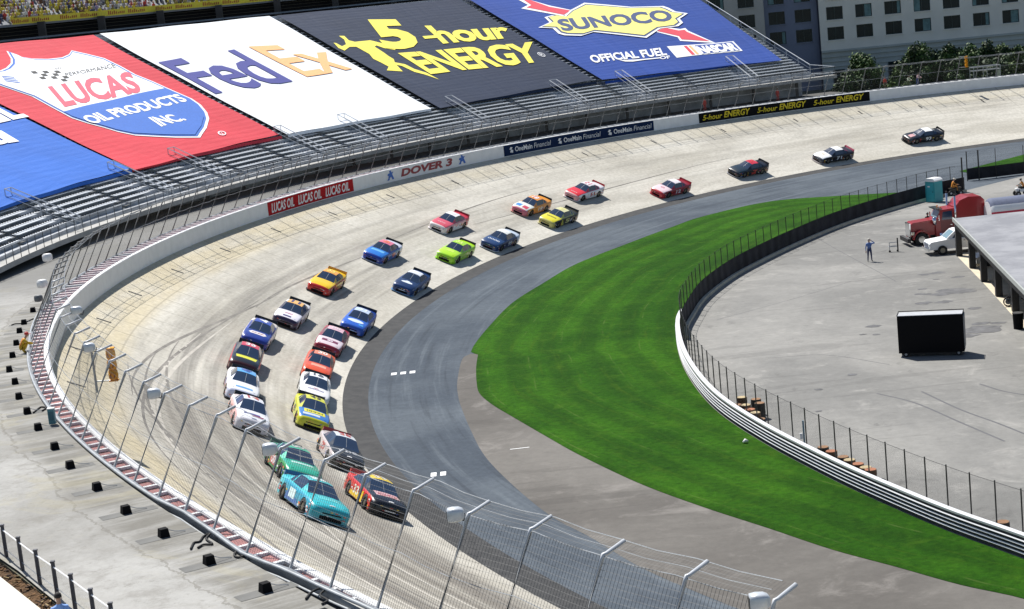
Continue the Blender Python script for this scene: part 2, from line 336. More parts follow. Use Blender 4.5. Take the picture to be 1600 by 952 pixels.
# grass as a swept sheet between the two lines (rows across), uv.v = distance across
GR, _ = resample(GO, 1.0); NR = 220
A, _ = resample(GO, np.sum(np.linalg.norm(np.diff(GO, axis=0), axis=1))/NR*1.0001)
e_ = G(1428, 312)[:2]; ci = int(np.argmin(np.linalg.norm(FL-e_, axis=1))); FLg = FL[:ci+1]
Bq, _ = resample(FLg, np.sum(np.linalg.norm(np.diff(FLg, axis=0), axis=1))/NR*1.0001)
n = min(len(A), len(Bq)); b = MB(); rows = []; uv = []; cum = 0
for i in range(n):
    # march along: the far tip narrows to a point at the fence
    row = [A[i]*(1-t)+Bq[i]*t for t in np.linspace(0, 1, 15)]
    if i: cum += np.linalg.norm(row[7]-prev)
    prev = row[7]; wd_ = np.linalg.norm(A[i]-Bq[i])
    rows.append([(p[0], p[1], -.10 if 0 < k < 14 else -.135) for k, p in enumerate(row)]); uv += [(cum, wd_*t) for t in np.linspace(0, 1, 15)]
b.sweep(rows); b.uv = uv; tag(b.build('infield_lawn', grass_mat()), kind='structure')
# stray grass strip beyond the gate at far right
gp = [G(1499, 246+22), G(1545, 256), G(1600, 242), G(1700, 222), G(1700, 240), G(1600, 257), G(1520, 272)]
poly('grass_strip', [p[:2] for p in gp], -.12, MC['mown_grass'])
# behind the barrier: service walkway and the lower ground outside
def wz(s): return Hh(s)-float(np.interp(s, [15, 48], [.62, .10]))
TPX = [(-28, 800), (3, 822), (28, 841), (55, 861), (82, 879), (110, 899), (141, 922), (172, 944), (206, 969)]
_tp = np.array([G(u, v, 9.75)[:2] for u, v in TPX])
def dlim(s):
    if s < 40: return 99
    for d in np.arange(16.5, 31, .1):
        p = T(s, d, 0)[:2]; j = int(np.argmin(np.linalg.norm(_tp-p, axis=1))); a, b_ = _tp[max(0, j-1)], _tp[min(len(_tp)-1, j+1)]; t = (b_-a)/np.linalg.norm(b_-a)
        if t[0]*(p[1]-a[1])-t[1]*(p[0]-a[0]) < -.12: return d
    return 99
def wprof(s):
    W = Wd(s)+1.0; far = 29.5 if s < 20 else 29.5+(s-20)*.12
    far = max(W+.4, min(far, 31, dlim(s)))
    return [(W+(far-W)*t, wz(s)) for t in (0, .1, .2, .35, .5, .75, 1)]
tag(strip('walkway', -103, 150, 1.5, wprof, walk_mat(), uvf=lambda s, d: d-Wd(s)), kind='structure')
tag(strip('outer_ground', -168, 130, 4, lambda s: [(17.2, wz(s)-.05), (22, wz(s)-1.2), (28, 3.4), (60, 3.0), (200, 3.0)] if s < -102 else [(29, wz(s)-.4 if s < 40 else 3), (31, 3.4), (34, 3.4), (60, 3.0), (200, 3.0)], MC['earth_and_tree_shade']), kind='structure')  # beyond the stand its dark earth colour also carries the tree shade
tag(strip('outer_bank', -168, 130, 4, lambda s: [(16.6, -3.2), (16.9, wz(s)-(.08 if s > -103 else .3)), (min(29.4, dlim(s)), wz(s)-(.09 if s > -103 else 3)), (min(29.5, dlim(s)+.1), -3.2)], MC['earth_and_tree_shade']), kind='structure')  # far top coloured dark as well, for the shade under the trees

# drain slots along the top lane
DL = ['left of the red wall panel, nearest it', 'at the left bend, middle of three', 'at the left bend, furthest left of three', 'below the LUCAS OIL panel, its left end', 'below the right end of the LUCAS OIL panel', 'below the left blue emblem', 'below the right blue emblem', 'below the left end of the navy panel', 'below the middle of the navy panel', 'below the right end of the navy panel', 'below the left end of the black panel', 'below the middle of the black panel', 'below the right end of the black panel', 'right of the black panel', 'at the far right edge of the picture', 'where the wall turns', 'beside the near fence, upper one', 'behind the near amber signal']
for i, (u, v) in enumerate([(352, 391), (277, 424), (211, 459), (431, 360), (520, 334), (610, 307), (711, 285), (811, 263), (914, 241), (1021, 222), (1130, 204), (1243, 188), (1344, 176), (1438, 167), (1535, 158), (162, 501), (120, 545), (119, 601)]):
    s, d = solve(lambda x: bank(x[0], x[1]), (0, 12), (u, v)); M = frame_on_bank(s, d)
    b = MB(); b.box((0, 0, .012), (.20, .95, .02)); o = b.build('drain_slot', DARK); o.matrix_world = M
    tag(o, 'small dark slot in the top lane '+DL[i], 'drain', 'dark slots along the top lane')
# painted marks on apron
for (u, v, k, w_) in ((630, 583, 3, .62), (685, 741, 2, .5)):
    c = G(u, v); b = MB()
    for i in range(k): 
        q = c+np.array([(i-(k-1)/2)*w_, 0, 0]); b.box((q[0], q[1], -.147), (w_*.6, .75, .006))
    tag(b.build('painted_mark', WHITE), '%s white painted blocks in a row on the blue-grey apron' % {3: 'three', 2: 'two'}[k], 'road marking')
a0 = G(797, 702.5); a1 = G(827, 699); b = MB(); dv = (a1-a0)/np.linalg.norm(a1-a0); b.box(((a0+a1)/2)[:2].tolist()+[-.143], (np.linalg.norm(a1-a0), .09, .005), ax=(dv, np.cross((0, 0, 1), dv), (0, 0, 1)))
tag(b.build('painted_line', WHITE), 'short thin white line on the brown access road by the grass', 'road marking')
# tyre marks
SKID = mat('tyre_rubber_mark', (.20, .185, .165), .85, 0, .4, .6); PALE = mat('pale_scuff', (.46, .43, .38), .85, 0, .2, .6)
sk = random.Random(5)
marks = [(8, 48, 7.4, 11.5, .10, 0), (12, 66, 7.9, 11.6, .09, 0), (20, 62, 8.0, 10.5, .10, 1), (26, 66, 9.0, 10.5, .12, 1), (30, 74, 9.8, 7.6, .10, 0), (35, 84, 10.6, 9.0, .10, 0), (40, 92, 11.8, 8.6, .10, 0), (60, 96, 11.6, 10.6, .09, 1), (50, 104, 6.4, 5.2, .10, 1), (55, 108, 8.0, 7.0, .12, 1), (58, 110, 9.2, 9.0, .10, 0), (60, 112, 10.4, 11.6, .10, 1), (66, 116, 12.6, 12.0, .10, 0), (62, 118, 4.2, 3.4, .10, 0), (-12, 14, 6.6, 7.6, .09, 0), (-48, -16, 8.3, 7.2, .08, 0), (-75, -30, 6.2, 5.4, .08, 0), (64, 90, 11.4, 13.6, .08, 0), (52, 78, 5.4, 8.2, .08, 1)]
b = MB(); 
for (sa, sb, da, db, wd_, mi) in marks:
    rows = []; cv = sk.uniform(-.8, .8)
    for t in np.linspace(0, 1, 30):
        s = sa+(sb-sa)*t; d = da+(db-da)*(t*t*(3-2*t))+cv*math.sin(t*3.1); e = wd_*(.25+math.sin(math.pi*t))*.8
        rows.append([bank(s, d-e, .006), bank(s, d+e, .006)])
    b.sweep(rows, mi)
tag(b.build('tyre_marks', [SKID, PALE]), kind='structure')

# ------------------------------------------------------------------ lettering
_tc = {}
def glyphs(txt, bold=0., shear=0., space=1.):
    k = (txt, bold, shear, space)
    if k in _tc: return _tc[k]
    c = bpy.data.curves.new('t', 'FONT'); c.body = txt; c.offset = bold; c.shear = shear; c.space_character = space; c.resolution_u = 3; c.fill_mode = 'FRONT'
    o = bpy.data.objects.new('t', c); COL.objects.link(o); dg = bpy.context.evaluated_depsgraph_get(); dg.update()
    me = bpy.data.meshes.new_from_object(o.evaluated_get(dg)); v = np.array([x.co[:2] for x in me.vertices]); f = [tuple(p.vertices) for p in me.polygons]
    bpy.data.objects.remove(o); bpy.data.curves.remove(c); bpy.data.meshes.remove(me)
    mn, mx = v.min(0), v.max(0); asp = (mx-mn)[0]/(mx-mn)[1]; _tc[k] = ((v-mn)/(mx-mn), f, asp); return _tc[k]
def bil(c, a, b):                             # corners BL BR TL TR
    c = [np.array(x, float) for x in c]
    if len(c) == 3: c.append(c[1]+c[2]-c[0])
    return (1-a)*(1-b)*c[0]+a*(1-b)*c[1]+(1-a)*b*c[2]+a*b*c[3]
def cut2d(pts, fs, step):
    bm = bmesh.new(); vs = [bm.verts.new((float(p[0]), float(p[1]), 0)) for p in pts]
    for f in fs:
        try: bm.faces.new([vs[i] for i in f])
        except ValueError: pass
    for ax, stp in ((0, step), (1, step*3)):
        lo = min(p[ax] for p in pts); hi = max(p[ax] for p in pts); k = math.floor(lo/stp)*stp+stp
        while k < hi:
            co = [0, 0, 0]; no = [0, 0, 0]; co[ax] = k; no[ax] = 1
            bmesh.ops.bisect_plane(bm, geom=bm.verts[:]+bm.edges[:]+bm.faces[:], plane_co=co, plane_no=no); k += stp
    bm.verts.index_update(); v = [tuple(x.co[:2]) for x in bm.verts]; f = [tuple(x.index for x in q.verts) for q in bm.faces]; bm.free(); return v, f
def letter(name, txt, corners, surf, m, parent, bold=.02, shear=0., space=1., label=None):
    """corners in surface coordinates; surf maps them to 3-D"""
    v, f, _ = glyphs(txt, bold, shear, space); v, f = cut2d([bil(corners, x, y) for x, y in v], f, 1.2); b = MB(); b.add([surf(*p) for p in v], f); o = b.build(name, m, parent)
    if label: o['label'] = label
    return o
def shape(b, pts, surf, m=0, step=1.2):
    tri = tessellate_polygon([[Vector((float(p[0]), float(p[1]), 0)) for p in pts]]); v, f = cut2d(pts, [tuple(t) for t in tri], step); b.add([surf(*p) for p in v], f, m)

_nb = [(257, 616), (296, 635), (339, 650), (385, 673), (438, 702), (507, 721), (571, 744), (646, 768), (732, 805), (829, 829), (942, 869), (1072, 903), (1210, 941)]
_ns = [solve(lambda x: T(x[0], x[1]-1.48, Hh(x[0])+2.84), (80, 16), q) for q in _nb]; _ns = [(a, d-Wd(a)) for a, d in _ns]; print('POSTS', [(round(a, 1), round(float(d), 2)) for a, d in _ns])
def fo(s):
    if s > _ns[0][0]: return Wd(s)+float(np.interp(s, [q[0] for q in _ns], [q[1] for q in _ns]))
    return Wd(s)+float(np.interp(s, [26, 36, 46, _ns[0][0]], [1.5, 1.35, .98, min(1.05, _ns[0][1])]))

# ------------------------------------------------------------------ outer barrier (energy-absorbing wall) with its painted panels
S0, S1 = -150, 128
def WD_(s): return min(1.46, max(.50, fo(s)-Wd(s)-(.04 if s > 40 else 0)))
bw = empty('barrier_wall', T(0, Wd(0), 6), 0, 'long curved white track wall with red-brown foam blocks showing along its top', 'track wall')
BW = Matrix.Translation(bw.location).inverted()
def child(b, name, m, parent, smooth=False):
    """mesh given in world coordinates, parented to an empty placed somewhere"""
    o = b.build(name, m, parent, smooth); o.matrix_parent_inverse = parent.matrix_world.inverted() if parent.type != 'EMPTY' else Matrix.LocRotScale(parent.location, parent.rotation_euler, None).inverted(); return o
def rib(s0, s1, ds, prof, closed=True):
    b = MB(); b.sweep([[T(s, d, z) for d, z in prof(s)] for s in np.arange(s0, s1+.01, ds)], 0, closed); return b
child(rib(S0, S1, 1.5, lambda s: [(Wd(s), Hh(s)-BH-.15), (Wd(s), Hh(s)-.03), (Wd(s)+.05, Hh(s)), (Wd(s)+.25, Hh(s)), (Wd(s)+.28, Hh(s)-.05), (Wd(s)+.28, Hh(s)-BH-.15)]), 'front_barrier', WHITE, bw, False)
child(rib(S0, S1, 1.5, lambda s: [(Wd(s)+WD_(s)-.02, Hh(s)-BH-.15), (Wd(s)+WD_(s)-.02, Hh(s)-.05), (Wd(s)+WD_(s)+.07, Hh(s)-.05), (Wd(s)+WD_(s)+.07, Hh(s)-BH-.15)]), 'rear_wall', CONC, bw)
FOAM = mat('foam_block_red', (.36, .155, .15), .8, 0, .35, .9); GAP = mat('gap_grey', (.13, .12, .12), .9)
child(rib(S0, S1, 1.5, lambda s: [(Wd(s)+.282, Hh(s)-.5), (Wd(s)+.282, Hh(s)-.42), (Wd(s)+WD_(s)-.022, Hh(s)-.42), (Wd(s)+WD_(s)-.022, Hh(s)-.5)]), 'gap_floor', GAP, bw)
b = MB(); st = MB(); s = S0; rr = random.Random(3)
while s < S1:
    x, y, t = fr(s); dp = WD_(s)-.31; d = Wd(s)+.285+dp/2; rad = 1+np.interp(s, SS, kk)*16; a = (math.cos(t), math.sin(t), 0); n_ = (math.sin(t), -math.cos(t), 0)
    st.box(T(s, d, Hh(s)-.07), (.16, dp-.004, .10), ax=(a, n_, (0, 0, 1)))
    if s > -38 and rr.random() < .93: b.box(T(s+.48/rad*1.0, d, Hh(s)-.22-rr.random()*.04), (.78, dp-.03, .22), ax=(a, n_, (0, 0, 1)))
    s += 1.12/rad
o = child(b, 'foam_block', FOAM, bw); o['kind'] = 'stuff'; o = child(st, 'cross_strap', WHITE, bw); o['kind'] = 'stuff'
def wall_panel(name, sa, sb, m, label):
    o = child(rib(sb, sa, .5, lambda s: [(Wd(s)-.003, Hh(s)-BH+.06), (Wd(s)-.018, Hh(s)-BH+.06), (Wd(s)-.018, Hh(s)-.07), (Wd(s)-.003, Hh(s)-.07)]), name, m, bw); o['label'] = label; return o
def wsurf(s, q): return T(s, Wd(s)-.026, Hh(s)-BH+q)
RED = mat('panel_red', (.46, .016, .020), .8, spec=.1); NAVY = mat('panel_navy', (.008, .022, .070), .8, spec=.1); YEL = mat('letter_yellow', (.72, .56, .04), .8, spec=.1)
def sub(o, parent): o.matrix_parent_inverse = Matrix.Identity(4); return o
def wtext(name, txt, sa, sb, q0, q1, m, par, **k):
    v, f, _ = glyphs(txt, k.get('bold', .02), k.get('shear', 0), k.get('space', 1)); b = MB(); b.add([wsurf(sa+(sb-sa)*x, q0+(q1-q0)*y) for x, y in v], f)
    o = b.build(name, m, par); o.matrix_parent_inverse = Matrix.LocRotScale(bw.location, None, None).inverted() if par == bw else Matrix.Identity(4)
    return o
pn = wall_panel('red_panel', -10.9, -26, RED, 'red painted panel with LUCAS OIL written three times')
for i in range(3): wtext('lettering', 'LUCAS OIL', -11.6-i*4.8, -15.7-i*4.8, .22, 1.06, WHITE, pn, bold=.028, shear=.25)
DRED = mat('letter_dark_red', (.28, .02, .03), .5); BLU = mat('emblem_blue', (.02, .13, .50), .5)
wtext('lettering', 'DOVER 3', -33.9, -42.2, .28, 1.06, DRED, bw, bold=.045, shear=.2)
fig = [(0, 0), (.35, 0), (.42, .25), (.62, .3), (.75, .0), (1, .05), (.85, .42), (.78, .6), (1, .8), (.7, .78), (.62, 1), (.42, .95), (.45, .72), (.2, .68), (.1, .5), (.28, .45), (.2, .2)]
for sa in (-31.6, -43.1):
    b = MB(); shape(b, [(sa-1.15*x, .22+.95*y) for x, y in fig], wsurf); child(b, 'blue_emblem', BLU, bw)
pn = wall_panel('navy_panel', -50.1, -72.2, NAVY, 'navy painted panel with OneMain Financial written three times')
for i in range(3):
    a = -51.0-i*7.3; wtext('lettering', 'OneMain', a-.9, a-3.5, .38, .94, WHITE, pn, bold=.02); wtext('lettering', 'Financial', a-3.75, a-6.3, .38, .94, WHITE, pn, bold=-.004, shear=.2)
    b = MB(); shape(b, [(a-.1, .4), (a-.55, .3), (a-.6, .6), (a-.3, .7)], wsurf); shape(b, [(a-.05, .72), (a-.3, .66), (a-.55, .9), (a-.25, .98)], wsurf); o = b.build('leaf_emblem', WHITE, pn)
pn = wall_panel('black_panel', -78.2, -101, BLACK, 'black painted panel with 5-hour ENERGY written three times')
for i in range(3):
    a = -79.0-i*7.4; wtext('lettering', '5-hour', a, a-2.7, .32, .96, YEL, pn, bold=.02, shear=.25); wtext('lettering', 'ENERGY', a-2.9, a-6.5, .32, 1.08, YEL, pn, bold=.03, shear=.25)

# ------------------------------------------------------------------ catch fence
FSTEEL = mat('far_post_steel', (.20, .205, .21), .6, .1, .2, 3)  # darker grey for the posts along the far stretch
PSTEEL = mat('post_steel', (.50, .52, .55), .4, .15, .12, 3)
cf = empty('catch_fence', T(80, Wd(80)+.8, Hh(80)), 0, 'tall steel catch fence of inward-leaning pipe posts with bent tops and wire mesh', 'catch fence')
IN1, UP1, IN2, UP2 = 1.48, 2.84, 2.15, 3.03
def fpt(s, h):                               # h 0..1 along leaning part, 1..2 bent top
    d = fo(s); 
    if h <= 1: return T(s, d-IN1*h, Hh(s)+UP1*h)
    return T(s, d-IN1-(IN2-IN1)*(h-1), Hh(s)+UP1+(UP2-UP1)*(h-1))
SP = 2.32; posts = [_ns[0][0]-SP*i for i in range(1, 95)]+[q[0] for q in _ns]+[_ns[-1][0]+3]
vis = sorted(posts, key=lambda s: -s)[:100]; rest = [s for s in posts if s not in vis]
def post_pts(s): return [fpt(s, 0)-(0, 0, .6), fpt(s, 0), fpt(s, .97), fpt(s, 1.02)+(0, 0, .03), fpt(s, 1.15), fpt(s, 2)]
for s in vis:
    b = MB(); b.tube(post_pts(s), .052, 6); child(b, 'post', PSTEEL if s > 45 else FSTEEL, cf, True)
if rest:
    b = MB()
    for s in rest: b.tube(post_pts(s), .055, 5)
    o = child(b, 'post', STEEL, cf); o['kind'] = 'stuff'
b = MB(); ss = np.arange(-140, 104, SP/2)
for h, r in ((.0, .05), (.5, .012), (1, .014), (1.5, .010), (2, .014)):
    b.tube([fpt(s, h)+(0, 0, -.045*(i % 2)) for i, s in enumerate(ss)], r, 4, cap=False)
child(b, 'cable', STEEL, cf)
b = MB(); b.tube([T(s, fo(s)+.08, Hh(s)-.02) for s in np.arange(20, 106, 1.)], .055, 7); b.tube([T(s, fo(s)+.20, Hh(s)-.25) for s in np.arange(20, 106, 1.)], .045, 6); child(b, 'base_pipe', STEEL, cf, True)
b = MB()
s = 64.
WIRE = mat('fence_wire', (.055, .058, .062), .6, 0)
while s < 104:
    b.tube([fpt(s, 0), fpt(s, 1)], .0046, 3, cap=False); b.tube([fpt(s, 1), fpt(s, 2)], .0024, 3, cap=False); s += .105
for h in list(np.arange(.035, 1.0, .048))+[1.2, 1.4, 1.6, 1.8]:
    b.tube([fpt(s_, h) for s_ in np.arange(64, 104.5, 1.16)], .0040, 3, cap=False)
child(b, 'wire_mesh', WIRE, cf)
FM = mesh_mat('far_fence_mesh', .13, .006, (.12, .125, .13))
b = MB(); rows = []; uv = []
for s_ in np.arange(-140, 64.1, 1.16): rows.append([fpt(s_, h) for h in (0, .5, 1, 2)]); uv += [(s_*1.2, v) for v in (0, 1.6, 3.2, 4)]
b.sweep(rows); b.uv = uv; child(b, 'far_wire_mesh', FM, cf)
SILV = mat('lamp_housing', (.55, .58, .62), .35, .25, .08, 2)
def housing(px, h, lab, yaw=0., sz=1.):
    s, hh = solve(lambda x: fpt(x[0], h)+np.array([0, 0, x[1]]), (60, 0), px)
    return s
# speaker horns / lamp housings clamped to some posts
for (u, v, sx, lab) in ((712, 804, 1., 'grey speaker housing on the catch fence right of the red and yellow car'), (422, 702, 1., 'grey speaker housing clamped to the fence post in front of the green car'), (241, 615, 1., 'grey speaker housing beside the fourth bent post past the amber signal'), (140, 543, 1., 'grey speaker housing just above the amber signal on the near fence'),
                        (1187, 940, 1., 'grey speaker housing at the bottom edge right of centre'), (120, 484+1, .9, 'grey speaker housing in front of the white wall top at the far left bend')):
    s, hh = solve(lambda x: fpt(x[0], .93)+np.array([math.sin(fr(x[0])[2]), -math.cos(fr(x[0])[2]), 0])*.25+np.array([0, 0, x[1]]), (70, 0), (u, v))
    p = fpt(s, .93)+np.array([math.sin(fr(s)[2]), -math.cos(fr(s)[2]), 0])*.25+np.array([0, 0, hh])
    e = empty('speaker_housing', p, 0, lab, 'speaker', 'speaker housings on the catch fence'); e.scale = (.72, .72, .72)
    b = MB(); pr = [(-.30, .14), (-.28, .19), (-.1, .21), (.12, .20), (.24, .16), (.30, .09)]
    rows = [[(x, r*1.15*sx*math.copysign(abs(math.cos(a))**.55, math.cos(a)), r*1.25*sx*math.copysign(abs(math.sin(a))**.55, math.sin(a))) for a in np.linspace(0, 2*math.pi, 17)[:-1]] for x, r in pr]
    b.sweep(rows, 0, True); b.build('body', SILV, e, True)
    b = MB(); b.box((-.305, 0, 0), (.02, .30, .34)); b.build('grille', DARK, e)
    b = MB(); b.tube([(.1, 0, -.2), (.25, .2, -.3), (.3, .38, -.1)], .03, 5); b.build('bracket', DARK, e)
# the three facing the outside by the far bend
for (u, v, lab) in ((75, 402, 'pale grey speaker housing on the fence end below the grandstand rail'), (67, 443, 'pale grey speaker housing above the walkway, middle of the three at the left bend'), (61, 466, 'small dark grey speaker box lowest of the three at the left bend')):
    s0_ = {402: 27., 443: 33., 466: 36.}[v]
    p = solve(lambda x: fpt(s0_, .8)+np.array([math.sin(fr(s0_)[2]), -math.cos(fr(s0_)[2]), 0])*x[0]+np.array([0, 0, x[1]]), (0, 0), (u, v)); p = fpt(s0_, .8)+np.array([math.sin(fr(s0_)[2]), -math.cos(fr(s0_)[2]), 0])*p[0]+np.array([0, 0, p[1]])
    e = empty('speaker_housing', p, 1.2, lab, 'speaker'); b = MB(); k = .9 if v != 466 else .7
    rows = [[(x*k, r*k*math.copysign(abs(math.cos(a))**.5, math.cos(a)), r*k*math.copysign(abs(math.sin(a))**.5, math.sin(a))) for a in np.linspace(0, 2*math.pi, 17)[:-1]] for x, r in [(-.34, .26), (-.2, .29), (.1, .27), (.26, .2), (.32, .1)]]
    b.sweep(rows, 0, True); b.build('body', WHITE if v != 466 else mat('dull_grey', (.12, .13, .14), .6), e, True); b = MB(); b.tube([(.2, 0, 0), (.5, .25, -.2)], .035, 5); b.build('bracket', STEEL, e)
# amber caution signals
AMB = mat('amber_signal', (.80, .34, .02), .8, spec=.1); AMBD = mat('amber_lens', (.35, .10, .01), .2)
def signal(p, sc, lab, post_s, n=(0, 0)):
    e = empty('caution_light', p, 0, lab, 'signal light'); e.scale = (sc,)*3
    for k in range(3):
        b = MB(); z = .62-.42*k; b.tube([(0, 0, z-.20), (0, 0, z-.15), (0, 0, z), (0, 0, z+.15), (0, 0, z+.20)], [.15, .185, .20, .185, .15], 8); b.build('lamp_unit', AMB, e, True)
        b = MB(); b.tube([(.0, -.15, z), (0, -.24, z-.02)], [.14, .12], 10, cap=False); b.build('visor', AMB, e)
        b = MB(); b.cyl((0, -.16, z), .13, .03, 12, ax=(0, 1, 0)); b.build('lens', AMBD, e)
    b = MB(); b.box((0, 0, .86), (.36, .32, .04)); b.box((0, 0, -.46), (.36, .32, .04)); b.build('cap', AMB, e); return e
s, hh = solve(lambda x: fpt(x[0], .75)+np.array([0, 0, x[1]]), (60, 0), (175, 578)); 
s = 63.2; q = solve(lambda x: fpt(s, .8)+np.array([-math.sin(fr(s)[2]), math.cos(fr(s)[2]), 0])*x[0]+np.array([0, 0, x[1]]), (0, 0), (176, 577)); p = fpt(s, .8)+np.array([-math.sin(fr(s)[2]), math.cos(fr(s)[2]), 0])*q[0]+np.array([0, 0, q[1]])
e = signal(p, 1.05, 'three-lamp amber caution signal held out from the near catch fence', s)
b = MB()
for dz in (.86, -.46): b.tube([(0, 0, dz), (-.75, .05, dz+.02)], .03, 5)
b.tube([(-.75, .05, -.9), (-.75, .05, 1.0)], .05, 6); b.build('bracket', STEEL, e)

# ------------------------------------------------------------------ grandstand
TAN = math.tan(math.radians(24)); Z0, D0 = 9.0, 25.3
def zs(d): return Z0+(d-D0)*TAN
def _sd0(u, v): return solve(lambda x: T(x[0], x[1], 9.0+(x[1]-25.3)*math.tan(math.radians(24))+.3), (-90, 35), (u, v))
_ea, _eb = _sd0(1262, 106), _sd0(1098, 3)
def smin(d): return float(_ea[0]+(_eb[0]-_ea[0])*(d-_ea[1])/(_eb[1]-_ea[1]))
GS0, GS1 = float(_ea[0]), 38
def ribe(ds, prof):
    b = MB(); n = int((GS1-GS0)/ds); P = prof(0); b.sweep([[T(smin(d)*(1-t)+GS1*t, d, z) for d, z in P] for t in np.linspace(0, 1, n+1)], 0, True); return b
gs = empty('grandstand', T(-40, 30, 9), 0, 'big curved grandstand with aluminium benches in its lower rows, mostly covered by sponsor banners', 'grandstand')
# stepped terrace
DKT = mat('terrace_dark', (.42, .44, .47), .9, 0, .3, .8); LDG = mat('ledge_concrete', (.36, .355, .34), .85, 0, .2, .7)
prof = []
NROW = 43; RD = .765
for i in range(NROW+1):
    d = 25.3+RD*i; z = zs(d)-.02; prof += [(d, z-RD*TAN), (d, z)]
prof += [(25.3+RD*(NROW+1), prof[-1][1]), (25.3+RD*(NROW+1), 3.2), (25.3, 8.45)]
child(ribe(3, lambda s: prof), 'terrace', DKT, gs)
child(rib(GS0-2.2, GS1, 1.5, lambda s: [(24.1, 8.28), (24.1, 8.68), (25.35, 8.68), (25.35, 8.28)]), 'front_ledge', LDG, gs)
child(rib(GS0, GS1, 3, lambda s: [(28.5, 3.2), (28.5, 8.3), (28.9, 8.3), (28.9, 3.2)]), 'back_wall', DKT, gs)
b = MB()
for s in np.arange(GS0+1, GS1, 5.2):
    b.box(T(s, 27.6, 6.3), (.35, .35, 4.2)); 
child(b, 'support_column', mat('column_dark', (.09, .09, .09), .8), gs)['kind'] = 'stuff'
# rails and aisles
rail_s = [17.5, 3.3, -11.2, -19.6, -34.2, -42.8, -57.0, -70.4, -78.6, -92.0]
aisles = [24.5, 10.5, -5.9, -14.9, -23.1, -30.2, -38.6, -49.8, -55.6, -63.8, -75.9, -85.0, -98.8]
cuts = sorted([GS0+.6, 33]+aisles+[r for r in rail_s])
for row in range(1, 8):
    d = 25.3+RD*row+.25; z = zs(25.3+RD*row)+.36
    for a, c in zip([smin(d)-.2]+[q for q in cuts[1:-1] if q > smin(d)+1], [q for q in cuts[1:-1] if q > smin(d)+1]+[cuts[-1]]):
        wa = .9 if a in rail_s else .42; wc = .9 if c in rail_s else .42
        if row > 5: wa = wc = .42
        if a+wa >= c-wc: continue
        ss_ = np.linspace(a+wa, c-wc, max(2, int((c-a)/2)))
        child_b = MB(); child_b.sweep([[T(s, dd, zz) for dd, zz in ((d-.08, z-.06), (d-.08, z), (d+.31, z), (d+.31, z-.06))] for s in ss_], 0, True)
        child_b.sweep([[T(s, dd, zz) for dd, zz in ((d-.46, z-.34), (d-.46, z-.30), (d-.10, z-.30), (d-.10, z-.34))] for s in ss_], 0, True)
        child(child_b, 'bench', ALU, gs)
b = MB()
for row in range(1, 8):
    d = 25.3+RD*row+.30; z = zs(25.3+RD*row)
    for s in np.arange(smin(d)+.5, 30, .50/1.3): b.box(T(s, d-.33, z+.12), (.10, .05, .11))
child(b, 'seat_bracket', mat('bracket_dark', (.03, .032, .036), .7), gs)['kind'] = 'stuff'
b = MB()
for s in aisles:
    x, y, t = fr(s)
    for k in range(1, NROW):
        d = 25.3+RD*k-.19
        if s < smin(d)+1: continue
        b.box(T(s, d, zs(25.3+RD*k)-.16), (.85, .36, .06), ax=((math.cos(t), math.sin(t), 0), (math.sin(t), -math.cos(t), 0), (0, 0, 1)))
child(b, 'aisle_step', mat('step_grey', (.07, .075, .08), .8), gs)['kind'] = 'stuff'
for s in rail_s:
    b = MB()
    for ds in (-.62, -.5, .5, .62):
        rad = 1.3; lo = T(s+ds/rad, 24.9, 9.75); hi = T(s+ds/rad, 30.5, zs(30.5)+1.2)
        b.tube([lo, hi], .026, 4)
        if abs(ds) > .6: b.tube([lo-(0, 0, .5), hi-(0, 0, .5)], .02, 4)
        for k in (0, .5, 1):
            p = lo+(hi-lo)*k; b.tube([p, p-(0, 0, 1.0)], .02, 4)
    for k, d_, z_ in ((0, 24.9, 9.75), (1, 30.5, zs(30.5)+1.2)): b.tube([T(s-.62/1.3, d_, z_), T(s+.62/1.3, d_, z_)], .036, 4)
    child(b, 'stair_rail', ALU, gs)
b = MB(); ssr = np.arange(GS0-2.0, 33, 1.3)
for s in ssr: b.tube([T(s, 24.16, 8.3), T(s, 24.16, 9.85)], .028, 4)
child(b, 'rail_post', mat('rail_dark', (.10, .105, .11), .5, .4), gs)['kind'] = 'stuff'
b = MB()
for zz, r in ((9.82, .032), (9.3, .018), (9.0, .018)): b.tube([T(s, 24.16, zz) for s in ssr], r, 4)
child(b, 'front_rail', STEEL, gs)
# right-hand end rail
b = MB(); hi = T(smin(60)+.1, 60, zs(60)+1.2); lo = T(smin(26)+.1, 26, zs(26)+1.0)
b.tube([lo, hi], .06, 5); b.tube([lo-(0, 0, .5), hi-(0, 0, .5)], .035, 4)
for k in np.linspace(0, 1, 16): p = lo+(hi-lo)*k; b.tube([p, p-(0, 0, 1.1)], .035, 4)
b.tube([T(GS0-2.0, 24.2, 9.8), T(smin(26)+.1, 26, zs(26)+1.0)], .05, 4); b.tube([T(GS0-2.0, 24.2, 9.0), T(GS0+.3, 26.3, 9.1)], .05, 4)
child(b, 'end_rail', ALU, gs)
